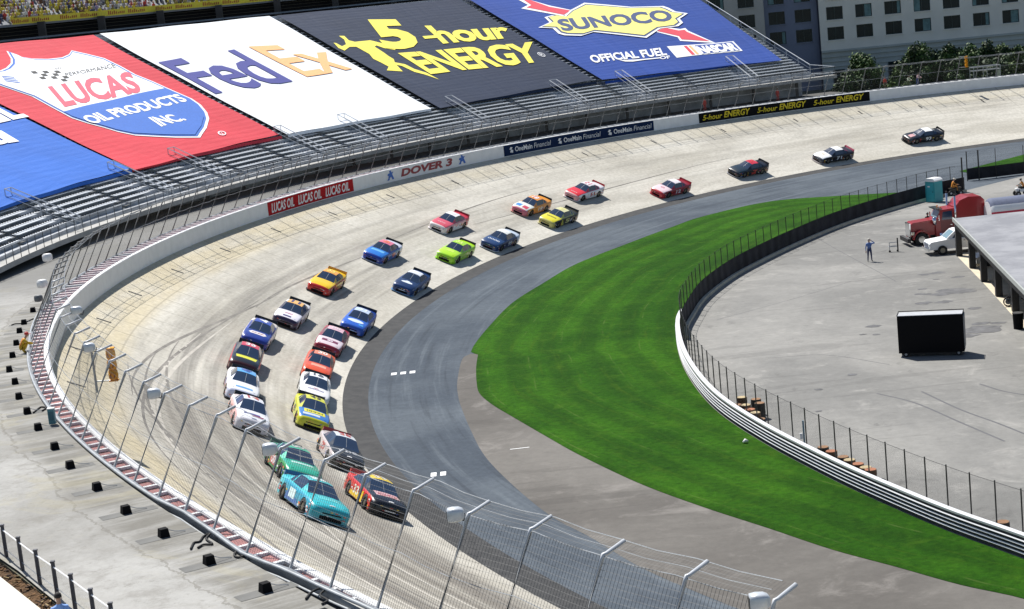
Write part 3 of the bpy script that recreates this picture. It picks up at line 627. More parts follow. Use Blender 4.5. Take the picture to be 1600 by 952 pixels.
# upper back part: dark concourse gap with beams and the upper deck
UD = MB()
child(ribe(3, lambda s: [(61.5, 23.2), (61.5, 25.45), (62.0, 25.45), (62.0, 23.2)]), 'concourse_wall', BLACK, gs)
b = ribe(1.5, lambda s: [(59.0, 23.9), (59.0, 24.08), (59.12, 24.08), (59.12, 23.9)]); child(b, 'concourse_rail', mat('blue_grey_rail', (.09, .12, .16), .5, .3), gs)
b = MB()
for zz in (24.45, 24.85, 25.2): b.tube([T(s, 61.4, zz) for s in np.arange(smin(61.4)+.5, GS1, 2)], .03, 4)
child(b, 'concourse_bar', mat('bar_brown', (.05, .045, .035), .6), gs)
b = MB()
for s in np.arange(smin(60)+2, 30, 6.05): b.box(T(s, 60.2, 24.6), (.8, .6, 2.2))
child(b, 'concourse_pier', DARK, gs)['kind'] = 'stuff'
child(ribe(3, lambda s: [(60.9, 25.4), (60.9, 25.68), (75, 31.5), (75, 25.0)]), 'upper_deck', mat('upper_deck_grey', (.16, .17, .19), .8), gs)

# crowd on the upper deck
SKIN = mat('skin', (.42, .25, .18), .6)
cm = [mat('crowd_%s' % n, c, .8) for n, c in (('yellow', (.55, .46, .05)), ('olive', (.20, .18, .05)), ('white', (.65, .65, .65)), ('brown', (.16, .08, .04)), ('navy', (.04, .05, .12)), ('violet', (.30, .25, .42)), ('red', (.45, .05, .04)), ('grey', (.3, .3, .32)))]+[SKIN]
b = MB(); cr = random.Random(2)
for row in range(9):
    s = -64.
    while s < -26:
        s += cr.uniform(.34, .50)
        if cr.random() < .12 or abs((s+36.5)) < .5 or abs(s+46.5) < .5: continue
        d = 61.6+row*.8+cr.uniform(-.1, .1); z = 25.9+row*.36; p = T(s, d, z); k = cr.choice([0, 0, 1, 1, 2, 3, 4, 5, 6, 7, 0, 7])
        b.tube([p+(0, 0, .05), p+(0, 0, .35), p+(0, 0, .62), p+(0, 0, .70)], [.20, .22, .20, .07], 6, k); b.tube([p+(0, 0, .70), p+(0, 0, .80), p+(0, 0, .92), p+(0, 0, .97)], [.07, .11, .10, .03], 6, cr.choice([8, 8, 3, 0, 2]))
        b.tube([p+(.12, -.1, .25), p+(.14, -.45, .25), p+(.14, -.5, -.1)], [.09, .08, .06], 5, cr.choice([4, 7, 3]))
tag(b.build('crowd', cm), 'seated crowd in yellow, white and dark clothes above the yellow hoarding', 'crowd', kind='stuff')
YB = mat('hoarding_yellow', (.62, .52, .03), .6); RB = mat('hoarding_red', (.34, .07, .01), .6)
YH = empty('yellow_hoarding', T(-29.5, 60.8, 25.6), 0, 'long yellow advertising hoarding with red-brown printing in front of the upper crowd', 'hoarding')
child(rib(-66, -30.3, 1, lambda s: [(60.82, 25.62), (60.82, 26.32), (60.86, 26.32), (60.86, 25.62)]), 'board', YB, YH)
b = MB(); s = -30.9
while s > -65:
    for wlen in (1.75, 1.75):
        q = s
        for i in range(9):
            wl = wlen/9*.62; z0, z1 = (25.76, 26.18) if i < 4 else (25.78, 26.06)
            if i in (2, 5): z1 -= .1
            b.add([T(q-.0, 60.81, z0), T(q-wl, 60.81, z0), T(q-wl-.04, 60.81, z1), T(q-.04, 60.81, z1)], [(0, 1, 2, 3)]); q -= wlen/9
        s -= wlen+.3
    s -= .75
child(b, 'printing', RB, YH)['kind'] = 'stuff'

# ------------------------------------------------------------------ banners draped over the rows
def bz(s, d): return zs(d)+.62+.03*math.sin(s*.8-d*.45)
def bs(s, d, k=0): return T(s, d, bz(s, d)+.03*k+.02)
def px2sd(u, v): return solve(lambda x: T(x[0], x[1], zs(x[1])+.62), (-30, 40), (u, v))
def surfpx(k): 
    def f(u, v): s, d = px2sd(u, v); return bs(s, d, k)
    return f
C_ = dict(blue=hx('2B68C4'), red=hx('CE3A48'), white=(.80, .83, .87), dark=hx('142642'), royal=hx('0F3F92'))
def banner(name, bl, br, tl, tr, m, lab, cat='banner'):
    """corner pixels -> corners on the sloping seat rows"""
    BL, BR, TL, TR = px2sd(*bl), px2sd(*br), px2sd(*tl), px2sd(*tr); DB = (BL[1]+BR[1])/2; sl = (BL[0], TL[0]); sr = (BR[0], TR[0])
    b = MB(); rows = []; uv = []
    for a in np.linspace(0, 1, 61):
        row = []
        for t in np.linspace(0, 1, 40):
            s, d = bil([BL, BR, TL, TR], a, t); row.append(T(s, d, bz(s, d))); uv.append((s*1.4, d))
        rows.append(row)
    b.sweep(rows); b.uv = uv
    # turned-down lower hem
    rows = [[T(sl[0]*(1-a)+sr[0]*a, DB, bz(sl[0]*(1-a)+sr[0]*a, DB)), T(sl[0]*(1-a)+sr[0]*a, DB-.06, bz(sl[0]*(1-a)+sr[0]*a, DB)-.3)] for a in np.linspace(0, 1, 61)]
    o_ = len(b.v); b.sweep(rows); b.uv += [(0, 0)]*(len(b.v)-o_)
    o = b.build(name, m, None, True); tag(o, lab, cat, None); return o
b_blue = banner('blue_banner', (-60, 345), (202, 264), (-420, 110), (-165, 83), cloth_mat('cloth_blue', C_['blue']), 'mid-blue banner at the far left, cut off, with the ends of two white words')
b_red = banner('red_banner', (211, 266), (436, 210), (-155, 82), (146, 55), cloth_mat('cloth_red', C_['red']), 'red LUCAS OIL PRODUCTS INC. banner with a white and blue shield')
b_white = banner('white_banner', (448, 210), (674, 170), (156, 53), (421, 25), cloth_mat('cloth_white', C_['white']), 'white FedEx banner with violet and orange letters')
b_dark = banner('charcoal_banner', (688, 169), (928, 125), (433, 24), (716, -2), cloth_mat('cloth_dark', C_['dark']), 'charcoal banner with yellow 5-hour ENERGY lettering and a running figure')
b_royal = banner('royal_blue_banner', (941, 125), (1222, 94), (728, -4), (1062, -24), cloth_mat('cloth_royal', C_['royal']), 'royal blue SUNOCO banner with yellow diamond and OFFICIAL FUEL OF NASCAR')
PW = mat('print_white', (.82, .83, .85), .7, 0, .05); PB = mat('print_blue', hx('2B66BE'), .7, 0, .1); PR = mat('print_pink_red', hx('D8596E'), .7, 0, .1)
PV = mat('print_violet', hx('2C3288'), .7, 0, .08); PO = mat('print_orange', hx('F2B277'), .7, 0, .08); PY = mat('print_yellow', hx('EDE052'), .7, 0, .06); PG = mat('print_grey_blue', hx('384A78'), .7)
PK = mat('print_black', (.03, .03, .03), .7); PYL = mat('print_pale_yellow', hx('F3EA7E'), .7, 0, .06); PRD = mat('print_red', hx('D23A4E'), .7, 0, .08)
def ptext(par, txt, c, m, k=2, name='lettering', **kw): 
    cs = [px2sd(*q) for q in c]; return letter(name, txt, cs, lambda s, d: bs(s, d, k), m, par, **kw)
def pshape(par, name, pts, m, k=1):
    b = MB(); shape(b, [px2sd(*q) for q in pts], lambda s, d: bs(s, d, k)); return b.build(name, m, par)
b = MB()
for lo, hi in (((206.5, 265), (-78, 120)), ((442, 210), (151, 54)), ((681, 169.5), (427, 24.5)), ((934.5, 125), (722, -3))):
    a, c = px2sd(*lo), px2sd(*hi)
    for k in range(1, 37):
        q = a+(c-a)*k/36.5; x, y, t = fr(q[0]); b.box(T(q[0]+.16*(k % 2), q[1], zs(q[1])+.34), (.85, .40, .07), ax=((math.cos(t), math.sin(t), 0), (math.sin(t), -math.cos(t), 0), (0, 0, 1)))
child(b, 'gap_step', mat('gap_step_grey', (.42, .45, .50), .7), gs)['kind'] = 'stuff'
# FedEx
ptext(b_white, 'Fed', [(338, 148), (459, 129), (247, 98), (366, 78)], PV, bold=.012, space=.93)
ptext(b_white, 'Ex', [(480, 121), (551, 109), (388, 74), (492, 69)], PO, bold=.012, space=.95)
# 5-hour energy
ptext(b_dark, '5', [(607, 80), (664, 74), (569, 32), (622, 31)], PY, bold=.05)
ptext(b_dark, '-', [(664, 62), (690, 60), (660, 58), (686, 56)], PY, bold=.02)
ptext(b_dark, 'hour', [(693, 70), (802, 60), (663, 41), (787, 37)], PY, bold=.035, space=.95)
ptext(b_dark, 'ENERGY', [(674, 117), (849, 98), (621, 84), (832, 66)], PY, bold=.035, space=.95)
ptext(b_dark, '®', [(846, 90), (855, 89), (837, 83), (846, 82)], PW, bold=0, name='registered_mark')
Z3 = lambda L: [(500+x/4.21, y/4.21) for x, y in L]
pshape(b_dark, 'running_figure', Z3([(125, 240), (160, 240), (190, 270), (230, 280), (330, 268), (400, 285), (497, 318), (495, 333), (420, 320), (372, 303), (360, 312), (420, 350), (450, 372), (485, 392), (492, 412), (560, 425), (620, 455), (700, 480), (785, 525), (690, 492), (620, 474), (540, 436), (503, 428), (545, 472), (440, 466), (452, 440), (400, 412), (350, 388), (325, 358), (240, 312), (195, 312), (162, 335), (122, 318), (90, 285), (108, 288), (145, 308), (172, 296), (160, 265)]), PY)
# Sunoco
Z2 = lambda L: [(780+x/4.21, y/4.21) for x, y in L]
pshape(b_royal, 'arrow_outline', Z2([(125, 0), (190, 36), (145, 60), (420, 110), (485, 70), (330, 38), (200, 0)]), PW, 1); pshape(b_royal, 'arrow', Z2([(160, 1), (212, 38), (180, 54), (425, 102), (470, 72), (330, 48), (205, 3)]), PRD, 2)
pshape(b_royal, 'arrow_outline', Z2([(1035, 212), (1175, 247), (1190, 271), (1422, 284), (1242, 205), (1225, 188), (1190, 194), (1080, 178)]), PW, 1); pshape(b_royal, 'arrow', Z2([(1040, 207), (1182, 240), (1200, 262), (1385, 274), (1235, 213), (1220, 200), (1180, 204), (1085, 184)]), PRD, 2)
dia = [(258, 186), (332, 152), (298, 120), (350, 107), (425, 116), (470, 70), (560, 24), (870, 52), (1080, 44), (1115, 56), (1160, 80), (1242, 92), (1188, 130), (1210, 156), (1180, 178), (1060, 192), (970, 256), (620, 216), (540, 240), (430, 237), (390, 226), (352, 190)]
cx_, cy_ = 740, 140
pshape(b_royal, 'diamond_outline', Z2(dia), PW, 3); pshape(b_royal, 'diamond_border', Z2([(cx_+(x-cx_)*.955, cy_+(y-cy_)*.92) for x, y in dia]), PG, 4); pshape(b_royal, 'diamond', Z2([(cx_+(x-cx_)*.93, cy_+(y-cy_)*.86) for x, y in dia]), PYL, 5)
ptext(b_royal, 'SUNOCO', [(880, 51), (1055, 34.5), (868, 33), (1043, 17)], PG, 6, bold=.04, space=1.)
ptext(b_royal, 'OFFICIAL FUEL', [(927, 99.5), (1043, 87), (919, 88), (1037, 75)], PW, 2, bold=.035)
ptext(b_royal, 'OF', [(1032, 93.5), (1048, 92), (1030, 89), (1046, 87.5)], PW, 2, bold=.03)
pshape(b_royal, 'underline', Z2([(790, 402), (900, 397), (1060, 380), (1062, 386), (960, 398), (880, 411), (830, 411)]), PW, 2)
pshape(b_royal, 'logo_frame', Z2([(1103, 310), (1540, 275), (1602, 336), (1168, 382)]), PW, 1); pshape(b_royal, 'logo_field', Z2([(1285, 303), (1532, 281), (1585, 333), (1335, 358)]), mat('print_royal', C_['royal'], .7), 2)
pshape(b_royal, 'logo_bar', Z2([(1213, 308), (1234, 306), (1290, 364), (1268, 366)]), PRD, 2); pshape(b_royal, 'logo_bar', Z2([(1243, 305), (1260, 304), (1316, 361), (1299, 363)]), PO, 2)
ptext(b_royal, 'NASCAR', [(1097, 86), (1155, 79.5), (1084, 74), (1143, 68)], PW, 3, bold=.06, shear=.2, space=.9)
# Lucas
sh = [(10, 80), (22, 84), (31, 89), (50, 92), (75, 92.5), (97, 90.5), (108, 86), (112, 80), (135, 85), (163, 92), (188, 104), (212, 117), (240, 128), (262, 138), (300, 155), (314, 165), (324, 177), (327, 186), (323, 201), (313, 216), (275, 215.5), (212, 212.5), (185, 207), (162, 200), (136, 193), (112, 185), (80, 168), (50, 152), (0, 135), (-40, 119), (-55, 108), (-40, 111), (-15, 113), (0, 111), (10, 107), (17, 100), (17, 92)]
def scale_in(P, f, c): return [(c[0]+(x-c[0])*f, c[1]+(y-c[1])*f) for x, y in P]
c0 = (140, 145)
pshape(b_red, 'shield_edge', sh, PW, 1); pshape(b_red, 'shield_border', scale_in(sh, .975, c0), PB, 2); shi = scale_in(sh, .945, c0); pshape(b_red, 'shield', shi, PW, 3)
def clip(P, a, b_):
    f = lambda p: (b_[0]-a[0])*(p[1]-a[1])-(b_[1]-a[1])*(p[0]-a[0]); out = []
    for i in range(len(P)):
        p, q = P[i], P[(i+1) % len(P)]; fp, fq = f(p), f(q)
        if fp >= 0: out.append(p)
        if (fp >= 0) != (fq >= 0): t = fp/(fp-fq); out.append((p[0]+(q[0]-p[0])*t, p[1]+(q[1]-p[1])*t))
    return out
pshape(b_red, 'shield_foot', clip(scale_in(sh, .955, c0), (96, 177), (262, 138.5)), PB, 4)
ptext(b_red, 'LUCAS', [(102, 170), (224, 146), (74, 137), (204, 113)], PR, 4, bold=.035)
ptext(b_red, 'PERFORMANCE', [(104, 122), (182, 107), (101, 117), (178, 101.5)], PK, 4, bold=-.005); ptext(b_red, 'HI', [(88, 111.5), (96, 110), (86, 108), (94, 106.5)], PK, 4, bold=-.01)
ptext(b_red, 'OIL PRODUCTS', [(146, 196.5), (295, 161), (125, 185), (277, 149)], PW, 5, bold=.035, space=.98)
ptext(b_red, 'INC.', [(253, 201), (293, 190), (231, 186.5), (272, 180)], PW, 5, bold=.035, space=.98)
b = MB()
for i in range(5):
    for j in range(4):
        if (i+j) % 2 == 0 and not (j == 3 and i < 2):
            o_ = (48+i*9+j*6.5, 114+j*4.2-i*.2); q = [px2sd(*z) for z in ((o_[0], o_[1]), (o_[0]+7.5, o_[1]-.5), (o_[0]+12, o_[1]+2.8), (o_[0]+4.5, o_[1]+3.3))]; shape(b, q, lambda s, d: bs(s, d, 4))
b.build('chequered_flag', PK, b_red)
b = MB()
for j in range(4):
    q = [px2sd(*z) for z in ((2+j*2, 120+j*2.6), (22+j*3, 122+j*2.9), (23+j*3, 123.2+j*2.9), (3+j*2, 121.2+j*2.6))]; shape(b, q, lambda s, d: bs(s, d, 4))
b.build('flag_stripes', PB, b_red); ptext(b_red, '®', [(344, 214), (356, 212), (338, 207), (350, 205)], PW, 2, name='registered_mark')
ptext(b_blue, 'AIL', [(-30, 199), (46, 184), (-62, 180), (8, 164)], PW, 2, bold=.05); ptext(b_blue, 'al', [(-28, 232), (31, 223), (-62, 213), (2, 205)], PW, 2, bold=.05)

# ------------------------------------------------------------------ stock cars
KX = [-2.48, -2.40, -2.2, -1.95, -1.80, -1.70, -1.60, -1.48, -1.36, -1.24, -1.12, -1.02, -.92, -.7, -.45, -.2, .0, .15, .35, .55, .75, .95, 1.06, 1.14, 1.24, 1.36, 1.48, 1.60, 1.70, 1.80, 1.95, 2.15, 2.32, 2.44, 2.50]
def ip(x, xs, ys): return float(np.interp(x, xs, ys))
def car_section(x):
    hw = ip(x, [-2.48, -2.35, -1.9, -1, 1, 2.0, 2.3, 2.44, 2.5], [.86, .91, .965, .98, .98, .96, .90, .80, .68])
    zb = .15
    for xw in (1.42, -1.42):
        if abs(x-xw) < .385: zb = max(zb, .33+math.sqrt(max(0, .385**2-(x-xw)**2)))
    zsh = ip(x, [-2.48, -2.3, -1.6, -.9, .2, .95, 1.8, 2.25, 2.44, 2.5], [.93, .95, .93, .90, .87, .84, .78, .68, .60, .50])
    yg = hw*ip(x, [-2.48, -1.8, -1.2, .3, 1.0, 2.5], [.86, .84, .84, .84, .84, .84])
    g = ip(x, [-1.78, -.90, -.3, .12, .92], [0, .96, 1., .97, 0])         # greenhouse factor
    zr = zsh+.05+g*(1.335-zsh-.05); yr = yg*.90*(1-g)+.56*g
    z2 = max(.52, zb+.02); z1 = max(.32, zb+.01)
    return [(hw*.97, zb), (hw*.995, z1), (hw, z2), (hw*.985, max(zsh-.10, z2+.015)), (hw*.93, zsh), (yg, zsh+.025), (yr, zr), (yr*.55, zr+.03+.01*g), (0, zr+.04+.012*g)]
rows = []
for x in KX:
    h = car_section(x); rows.append([(x, y, z) for y, z in h]+[(x, -y, z) for y, z in h[-2::-1]])
NCX = len(KX); NP = 17
# body regions: 0 hood 1 roof 2 side 3 nose 4 deck/rear 5 pillars
vb = [p for R in rows for p in R]; bodyf = []; bodym = []; gl_ = {'windshield': [], 'rear_window': [], 'side_window_l': [], 'side_window_r': []}
for i in range(NCX-1):
    xm = (KX[i]+KX[i+1])/2
    for k in range(NP-1):
        f = (i*NP+k, i*NP+k+1, (i+1)*NP+k+1, (i+1)*NP+k); kk_ = min(k, NP-2-k)
        if kk_ >= 6 and .15 < xm < .95: gl_['windshield'].append(f); continue
        if kk_ >= 6 and -1.62 < xm < -.92: gl_['rear_window'].append(f); continue
        if kk_ == 5 and -.9 < xm < .36: gl_['side_window_l' if k < 8 else 'side_window_r'].append(f); continue
        if kk_ == 5 and -1.4 < xm < -1.0: gl_['side_window_l' if k < 8 else 'side_window_r'].append(f); continue
        if kk_ <= 3: m = 3 if xm > 2.1 else (2 if xm > -1.6 else 4)
        elif xm > .9: m = 3 if xm > 2.3 else 0
        elif xm > -1.0 and kk_ >= 6: m = 1
        elif xm < -1.5: m = 4
        else: m = 5
        bodyf.append(f[::-1]); bodym.append(m)
bodyf.append(tuple(range(NP))); bodym.append(4); bodyf.append(tuple((NCX-1)*NP+k for k in range(NP))[::-1]); bodym.append(3)
def raw(name, vs, fs, ms=None, nm=1, smooth=False):
    used = sorted({i for f in fs for i in f}); mp = {u: i for i, u in enumerate(used)}
    me = bpy.data.meshes.new(name); me.from_pydata([vs[u] for u in used], [], [tuple(mp[i] for i in f) for f in fs])
    for _ in range(nm): me.materials.append(None)
    if ms: me.polygons.foreach_set('material_index', ms)
    if smooth: me.polygons.foreach_set('use_smooth', [True]*len(me.polygons))
    me.update(); return me
M_BODY = raw('body', vb, bodyf, bodym, 6, True)
M_GL = {k: raw(k, vb, [f[::-1] for f in v], None, 1, True) for k, v in gl_.items()}
def mk(fn, nm=1, smooth=False): b = MB(); fn(b); return b.mesh('part', [None]*nm, smooth)
def wheel_me(side):
    def f(b):
        y = side*.84; prof = [(.20, -.14), (.33, -.14), (.345, -.11), (.345, .11), (.33, .14), (.20, .14)]
        b.sweep([[(r*math.cos(a), y+q, .345+r*math.sin(a)) for r, q in prof] for a in np.linspace(0, 2*math.pi, 21)], 0)
    return mk(f, 1, True)
def rim_me(side): return mk(lambda b: b.tube([(0, side*.80, .345), (0, side*.945, .345), (0, side*.95, .345)], [.205, .205, .06], 14))
M_TY = {s: wheel_me(s) for s in (1, -1)}; M_RI = {s: rim_me(s) for s in (1, -1)}
M_CH = mk(lambda b: (b.box((0, 0, .30), (4.6, 1.3, .30)), b.box((0, 0, .42), (2.0, 1.86, .5))))
M_SP = mk(lambda b: (b.box((-2.44, 0, 1.06), (.03, 1.60, .24), ax=((1, 0, .35), (0, 1, 0), (-.35, 0, 1))), b.box((-2.40, .79, 1.02), (.16, .02, .22)), b.box((-2.40, -.79, 1.02), (.16, .02, .22))))
def spl(b):
    pts = [(2.0, .99), (2.35, .97), (2.55, .82), (2.62, .4), (2.64, 0)]; P = pts+[(x, -y) for x, y in pts[-2::-1]]
    b.sweep([[(x-.22, y*.93, z) for x, y in P] if q else [(x, y, z) for x, y in P] for z, q in ((.10, 1), (.10, 0), (.135, 0), (.135, 1))], 0)
M_SL = mk(spl)
M_GR = mk(lambda b: (b.box((2.485, 0, .245), (.06, 1.02, .16)), b.box((2.495, 0, .44), (.03, .86, .05))))
def hl(s):
    def f(b):
        for q in (0,): b.sweep([[(2.30, s*.88, .60), (2.12, s*.90, .68)], [(2.46, s*.66, .565), (2.28, s*.66, .70)], [(2.492, s*.50, .545), (2.34, s*.50, .685)]])
    return mk(f)
M_HL = {s: hl(s) for s in (1, -1)}
def roofz(x, y): h = car_section(x); a = abs(y); ys = [q[0] for q in h][::-1]; zz = [q[1] for q in h][::-1]; return float(np.interp(a, ys, zz))
TYRE = mat('tyre', (.016, .016, .017), .75); RIM = mat('rim_gold', (.20, .18, .14), .35, .6); GLASS = mat('car_glass', (.025, .045, .09), .09, 0, .05, spec=.8); LENS = mat('lamp_decal', (.75, .77, .80), .15, .2)
CW = {}
def paint(c):
    if c not in CW: CW[c] = mat('paint_'+c, hx(c), .30, 0, .06, 1.2, coat=.35)
    return CW[c]
def decal(name, txt, m, par, where, bold=.03, shear=0.):
    """where: ('hood', x0, x1, halfwidth) text reading for a viewer in front; ('door', side, x0, x1, z0, z1); ('roof', ...)"""
    v, f, _ = glyphs(txt, bold, shear); b = MB()
    if where[0] in ('hood', 'roof'):
        _, x0, x1, hw = where
        pts = [(-hw+2*hw*a, x0+(x1-x0)*c) for a, c in v]           # y runs to the viewer's right
        vv, ff = cut2d(pts, f, .12); b.add([(x, y, roofz(x, y)+.012) for y, x in vv], ff)
    else:
        _, sd_, x0, x1, z0, z1 = where
        b.add([((x0+(x1-x0)*(a if sd_ < 0 else 1-a)), sd_*.992, z0+(z1-z0)*c) for a, c in v], f)
    return b.build(name, m, par)
def hood_shape(name, pts, m, par, lift=.009):
    b = MB(); shape(b, pts, lambda y, x: (x, y, roofz(x, y)+lift), 0, .12); return b.build(name, m, par)
ovalp = lambda cx, cy, rx, ry, n=18: [(cy+ry*math.cos(t), cx+rx*math.sin(t)) for t in np.linspace(0, 2*math.pi, n+1)[:-1]]
rectp = lambda x0, x1, y0, y1: [(y0, x0), (y1, x0), (y1, x1), (y0, x1)]
def make_car(s, d, lab, hood, roof, side, nose, rear, pillar=None, spoiler='0C0C0E', splitter='101012', num=None, numc='F4F4F4', logo=None, extra=(), yaw=0.):
    d *= math.cos(math.atan2(Hh(s)-BH, Wd(s))); M = frame_on_bank(s, d); r = empty('stock_car', (0, 0, 0), 0, lab, 'race car', 'race cars on the banked turn'); r.matrix_world = M @ Matrix.Rotation(yaw, 4, 'Z')
    def P(name, me, m, par=None):
        o = link(name, me, par or r)
        for i, x in enumerate(m if isinstance(m, list) else [m]): o.material_slots[i].link = 'OBJECT'; o.material_slots[i].material = x
        return o
    P('body', M_BODY, [paint(hood), paint(roof), paint(side), paint(nose), paint(rear), paint(pillar or hood)])
    P('windshield', M_GL['windshield'], GLASS); P('rear_window', M_GL['rear_window'], GLASS); P('side_window', M_GL['side_window_l'], GLASS); P('side_window', M_GL['side_window_r'], GLASS)
    P('chassis', M_CH, BLACK); P('spoiler', M_SP, paint(spoiler)); P('splitter', M_SL, paint(splitter)); P('grille', M_GR, BLACK)
    for q in (1, -1):
        P('headlight', M_HL[q], LENS)
        for x in (1.42, -1.42): w_ = P('wheel', M_TY[q], TYRE); w_.location = (x, 0, 0); P('rim', M_RI[q], RIM, w_)
    if num:
        nm = paint(numc)
        for q in (1, -1): decal('door_number', num, nm, r, ('door', q, -.55, .25, .34, .76), .03)
        decal('roof_number', num, nm, r, ('roof', -.80, -.05, .33), .03)
    dr_ = random.Random(int(s*13+d)); b = MB(); PAL = ['F2F2F2', 'D8D8DC', 'E8C030', 'C03030', '2A50A8', '141416', 'E06030']
    for q in (1, -1):
        for (xa, xb, za, zb2, n_) in ((1.86, 2.12, .24, .62, 5), (.92, 1.02, .24, .62, 3), (-1.02, -.62, .22, .60, 5), (-2.2, -1.86, .3, .78, 5)):
            for _ in range(n_):
                x = dr_.uniform(xa, xb); z = dr_.uniform(za, zb2); w2, h2 = dr_.uniform(.05, .13), dr_.uniform(.025, .05); yy = q*(car_section(x)[2][0]+.006)
                b.add([(x-w2, yy, z-h2), (x+w2, yy, z-h2), (x+w2, yy, z+h2), (x-w2, yy, z+h2)], [(0, 1, 2, 3)], dr_.randrange(7))
    for _ in range(7):
        y = dr_.uniform(-.7, .7); z = dr_.choice([.47, .53, .33]); b.add([(2.512, y-.06, z-.018), (2.512, y+.06, z-.018), (2.512, y+.06, z+.018), (2.512, y-.06, z+.018)], [(0, 1, 2, 3)], dr_.randrange(7))
    o = b.build('sponsor_decals', [paint(c) for c in PAL], r); o['kind'] = 'stuff'
    b = MB()
    for y in (-.70, .70): b.add([(x, y*(1-.06*(x-1)/1.2)+dy, roofz(x, y)+.008) for x, dy in ((1.1, -.009), (2.2, -.009), (2.2, .009), (1.1, .009))], [(0, 1, 2, 3)])
    for q in (1, -1):
        for x in (-.62, .62): b.add([(x-.008, q*.987, .18), (x+.008, q*.987, .18), (x+.008, q*.987, .74), (x-.008, q*.987, .74)], [(0, 1, 2, 3)])
    b.add([(2.18, -.66, roofz(2.18, .66)+.008), (2.20, -.66, roofz(2.2, .66)+.008), (2.20, .66, roofz(2.2, .66)+.008), (2.18, .66, roofz(2.18, .66)+.008)], [(0, 1, 2, 3)])
    o = b.build('panel_gap', BLACK, r); o['kind'] = 'stuff'
    b = MB(); b.add([(.17, -.012, roofz(.17, 0)+.006), (.17, .012, roofz(.17, 0)+.006), (.93, .012, roofz(.93, 0)+.006), (.93, -.012, roofz(.93, 0)+.006)], [(0, 1, 2, 3)]); b.build('windshield_bar', STEEL, r)
    b = MB(); b.box((-.03, .62, 1.02), (.50, .02, .24)); b.build('window_net', mat('net_grey', (.10, .10, .11), .8), r)
    for e in extra:
        if e[0] == 'text': decal('hood_lettering', e[1], paint(e[2]), r, ('hood', e[3], e[4], e[5]), .03)
        elif e[0] == 'roof': hood_shape('roof_patch', rectp(-.90, .12, -.50, .50), paint(e[1]), r)
        elif e[0] == 'oval': hood_shape('hood_emblem', ovalp(1.52, 0, .34, .62), paint(e[1]), r)
        elif e[0] == 'hex': hood_shape('hood_emblem', [(-.62, 1.55), (-.45, 1.82), (.45, 1.82), (.62, 1.55), (.45, 1.25), (-.45, 1.25)], paint(e[1]), r)
        elif e[0] == 'band': hood_shape('hood_band', [(-.68, 1.18), (.68, 1.18), (.62, 1.70), (-.62, 1.70)], paint(e[1]), r)
        elif e[0] == 'cloud': hood_shape('hood_emblem', [(-.5, 1.7), (-.42, 1.5), (-.25, 1.42), (-.1, 1.25), (.12, 1.28), (.22, 1.42), (.42, 1.45), (.5, 1.68), (.2, 1.8), (-.3, 1.8)], paint(e[1]), r)
        elif e[0] == 'rect': hood_shape('hood_patch', rectp(*e[2]), paint(e[1]), r)
        elif e[0] == 'bow': hood_shape('nose_emblem', [(-.14, 2.24), (-.03, 2.2), (.03, 2.2), (.14, 2.24), (.13, 2.30), (.03, 2.29), (-.03, 2.29), (-.13, 2.30)], paint(e[1]), r, .014)
        elif e[0] == 'lower':                      # contrasting flash along the lower sides
            for q in (1, -1):
                b = MB(); b.add([(x, q*.99, z) for x, z in e[2]], [tuple(range(len(e[2])))]); b.build('side_flash', paint(e[1]), r)
        elif e[0] == 'plate': b = MB(); b.box((2.50, 0, .36), (.03, .55, .05)); b.build('nose_lettering', paint(e[1]), r)
    return r
FL1 = [(-.95, .2), (.95, .2), (.6, .42), (-.95, .5)]
FL2 = [(-1.0, .2), (1.0, .2), (1.0, .75), (.3, .5), (-1.0, .40)]
make_car(65.99, 7.51, 'turquoise race car nearest the camera, ahead of the green one', '35BCC4', '4AC6CC', '2E9CB8', '2AA6B4', '4DC2CE', splitter='2C8CA8', spoiler='2A6FA0', num='1', numc='D8F0F2', extra=[('bow', 'E8F4F4'), ('rect', '5FD3D6', (1.15, 1.75, -.45, .45)), ('lower', '2A62A8', FL1)])
make_car(49.20, 1.70, 'black-hooded race car with pale sides, pale roof and white hood lettering', '0C0D11', 'D9DDE2', 'C8BCBA', '0A0A0E', 'C0B8B8', pillar='14151A', splitter='141416', spoiler='A02A28', num='29', numc='C22A2A', extra=[('text', 'O29O', 'D8D8DC', 1.78, 1.38, .52), ('bow', 'F0F0F0'), ('plate', 'DADADA')])
make_car(59.66, 2.35, 'red and yellow race car with black nose and pale pink hood', '120C14', 'F0D020', 'CC2A1C', '0C0A10', 'C83020', pillar='1A1418', splitter='141416', spoiler='C03020', num='33', numc='F4F0E0', extra=[('bow', 'F0F0F0'), ('plate', 'DADADA'), ('rect', 'E0B4B4', (1.02, 1.70, -.60, .60)), ('text', 'OO', 'C04050', 1.62, 1.25, .5), ('lower', 'F2C81C', FL2)])
make_car(57.5, 6.0, 'green race car with red and white side, tucked behind the turquoise one', '2FA88A', '3DB08E', '2E8C3A', '2BA58A', '258A70', pillar='6FCFB0', spoiler='1E6050', num='00', numc='E8E8E8', extra=[('rect', 'BFE6DC', (1.2, 1.5, -.55, .55)), ('lower', 'C83A30', [(-.7, .3), (.5, .3), (.5, .75), (-.7, .75)])])
make_car(46.5, 6.5, 'white race car with pink front corner and blue and maroon hood flash', 'ECECF0', 'E4E6F0', 'E8B4B0', 'D8D6DE', 'E4D8D8', pillar='DADAE0', num='14', numc='B03030', extra=[('rect', '3A3A80', (1.55, 1.78, -.55, .35)), ('rect', '8A2040', (1.78, 1.98, -.1, .55)), ('bow', '8090B0')])
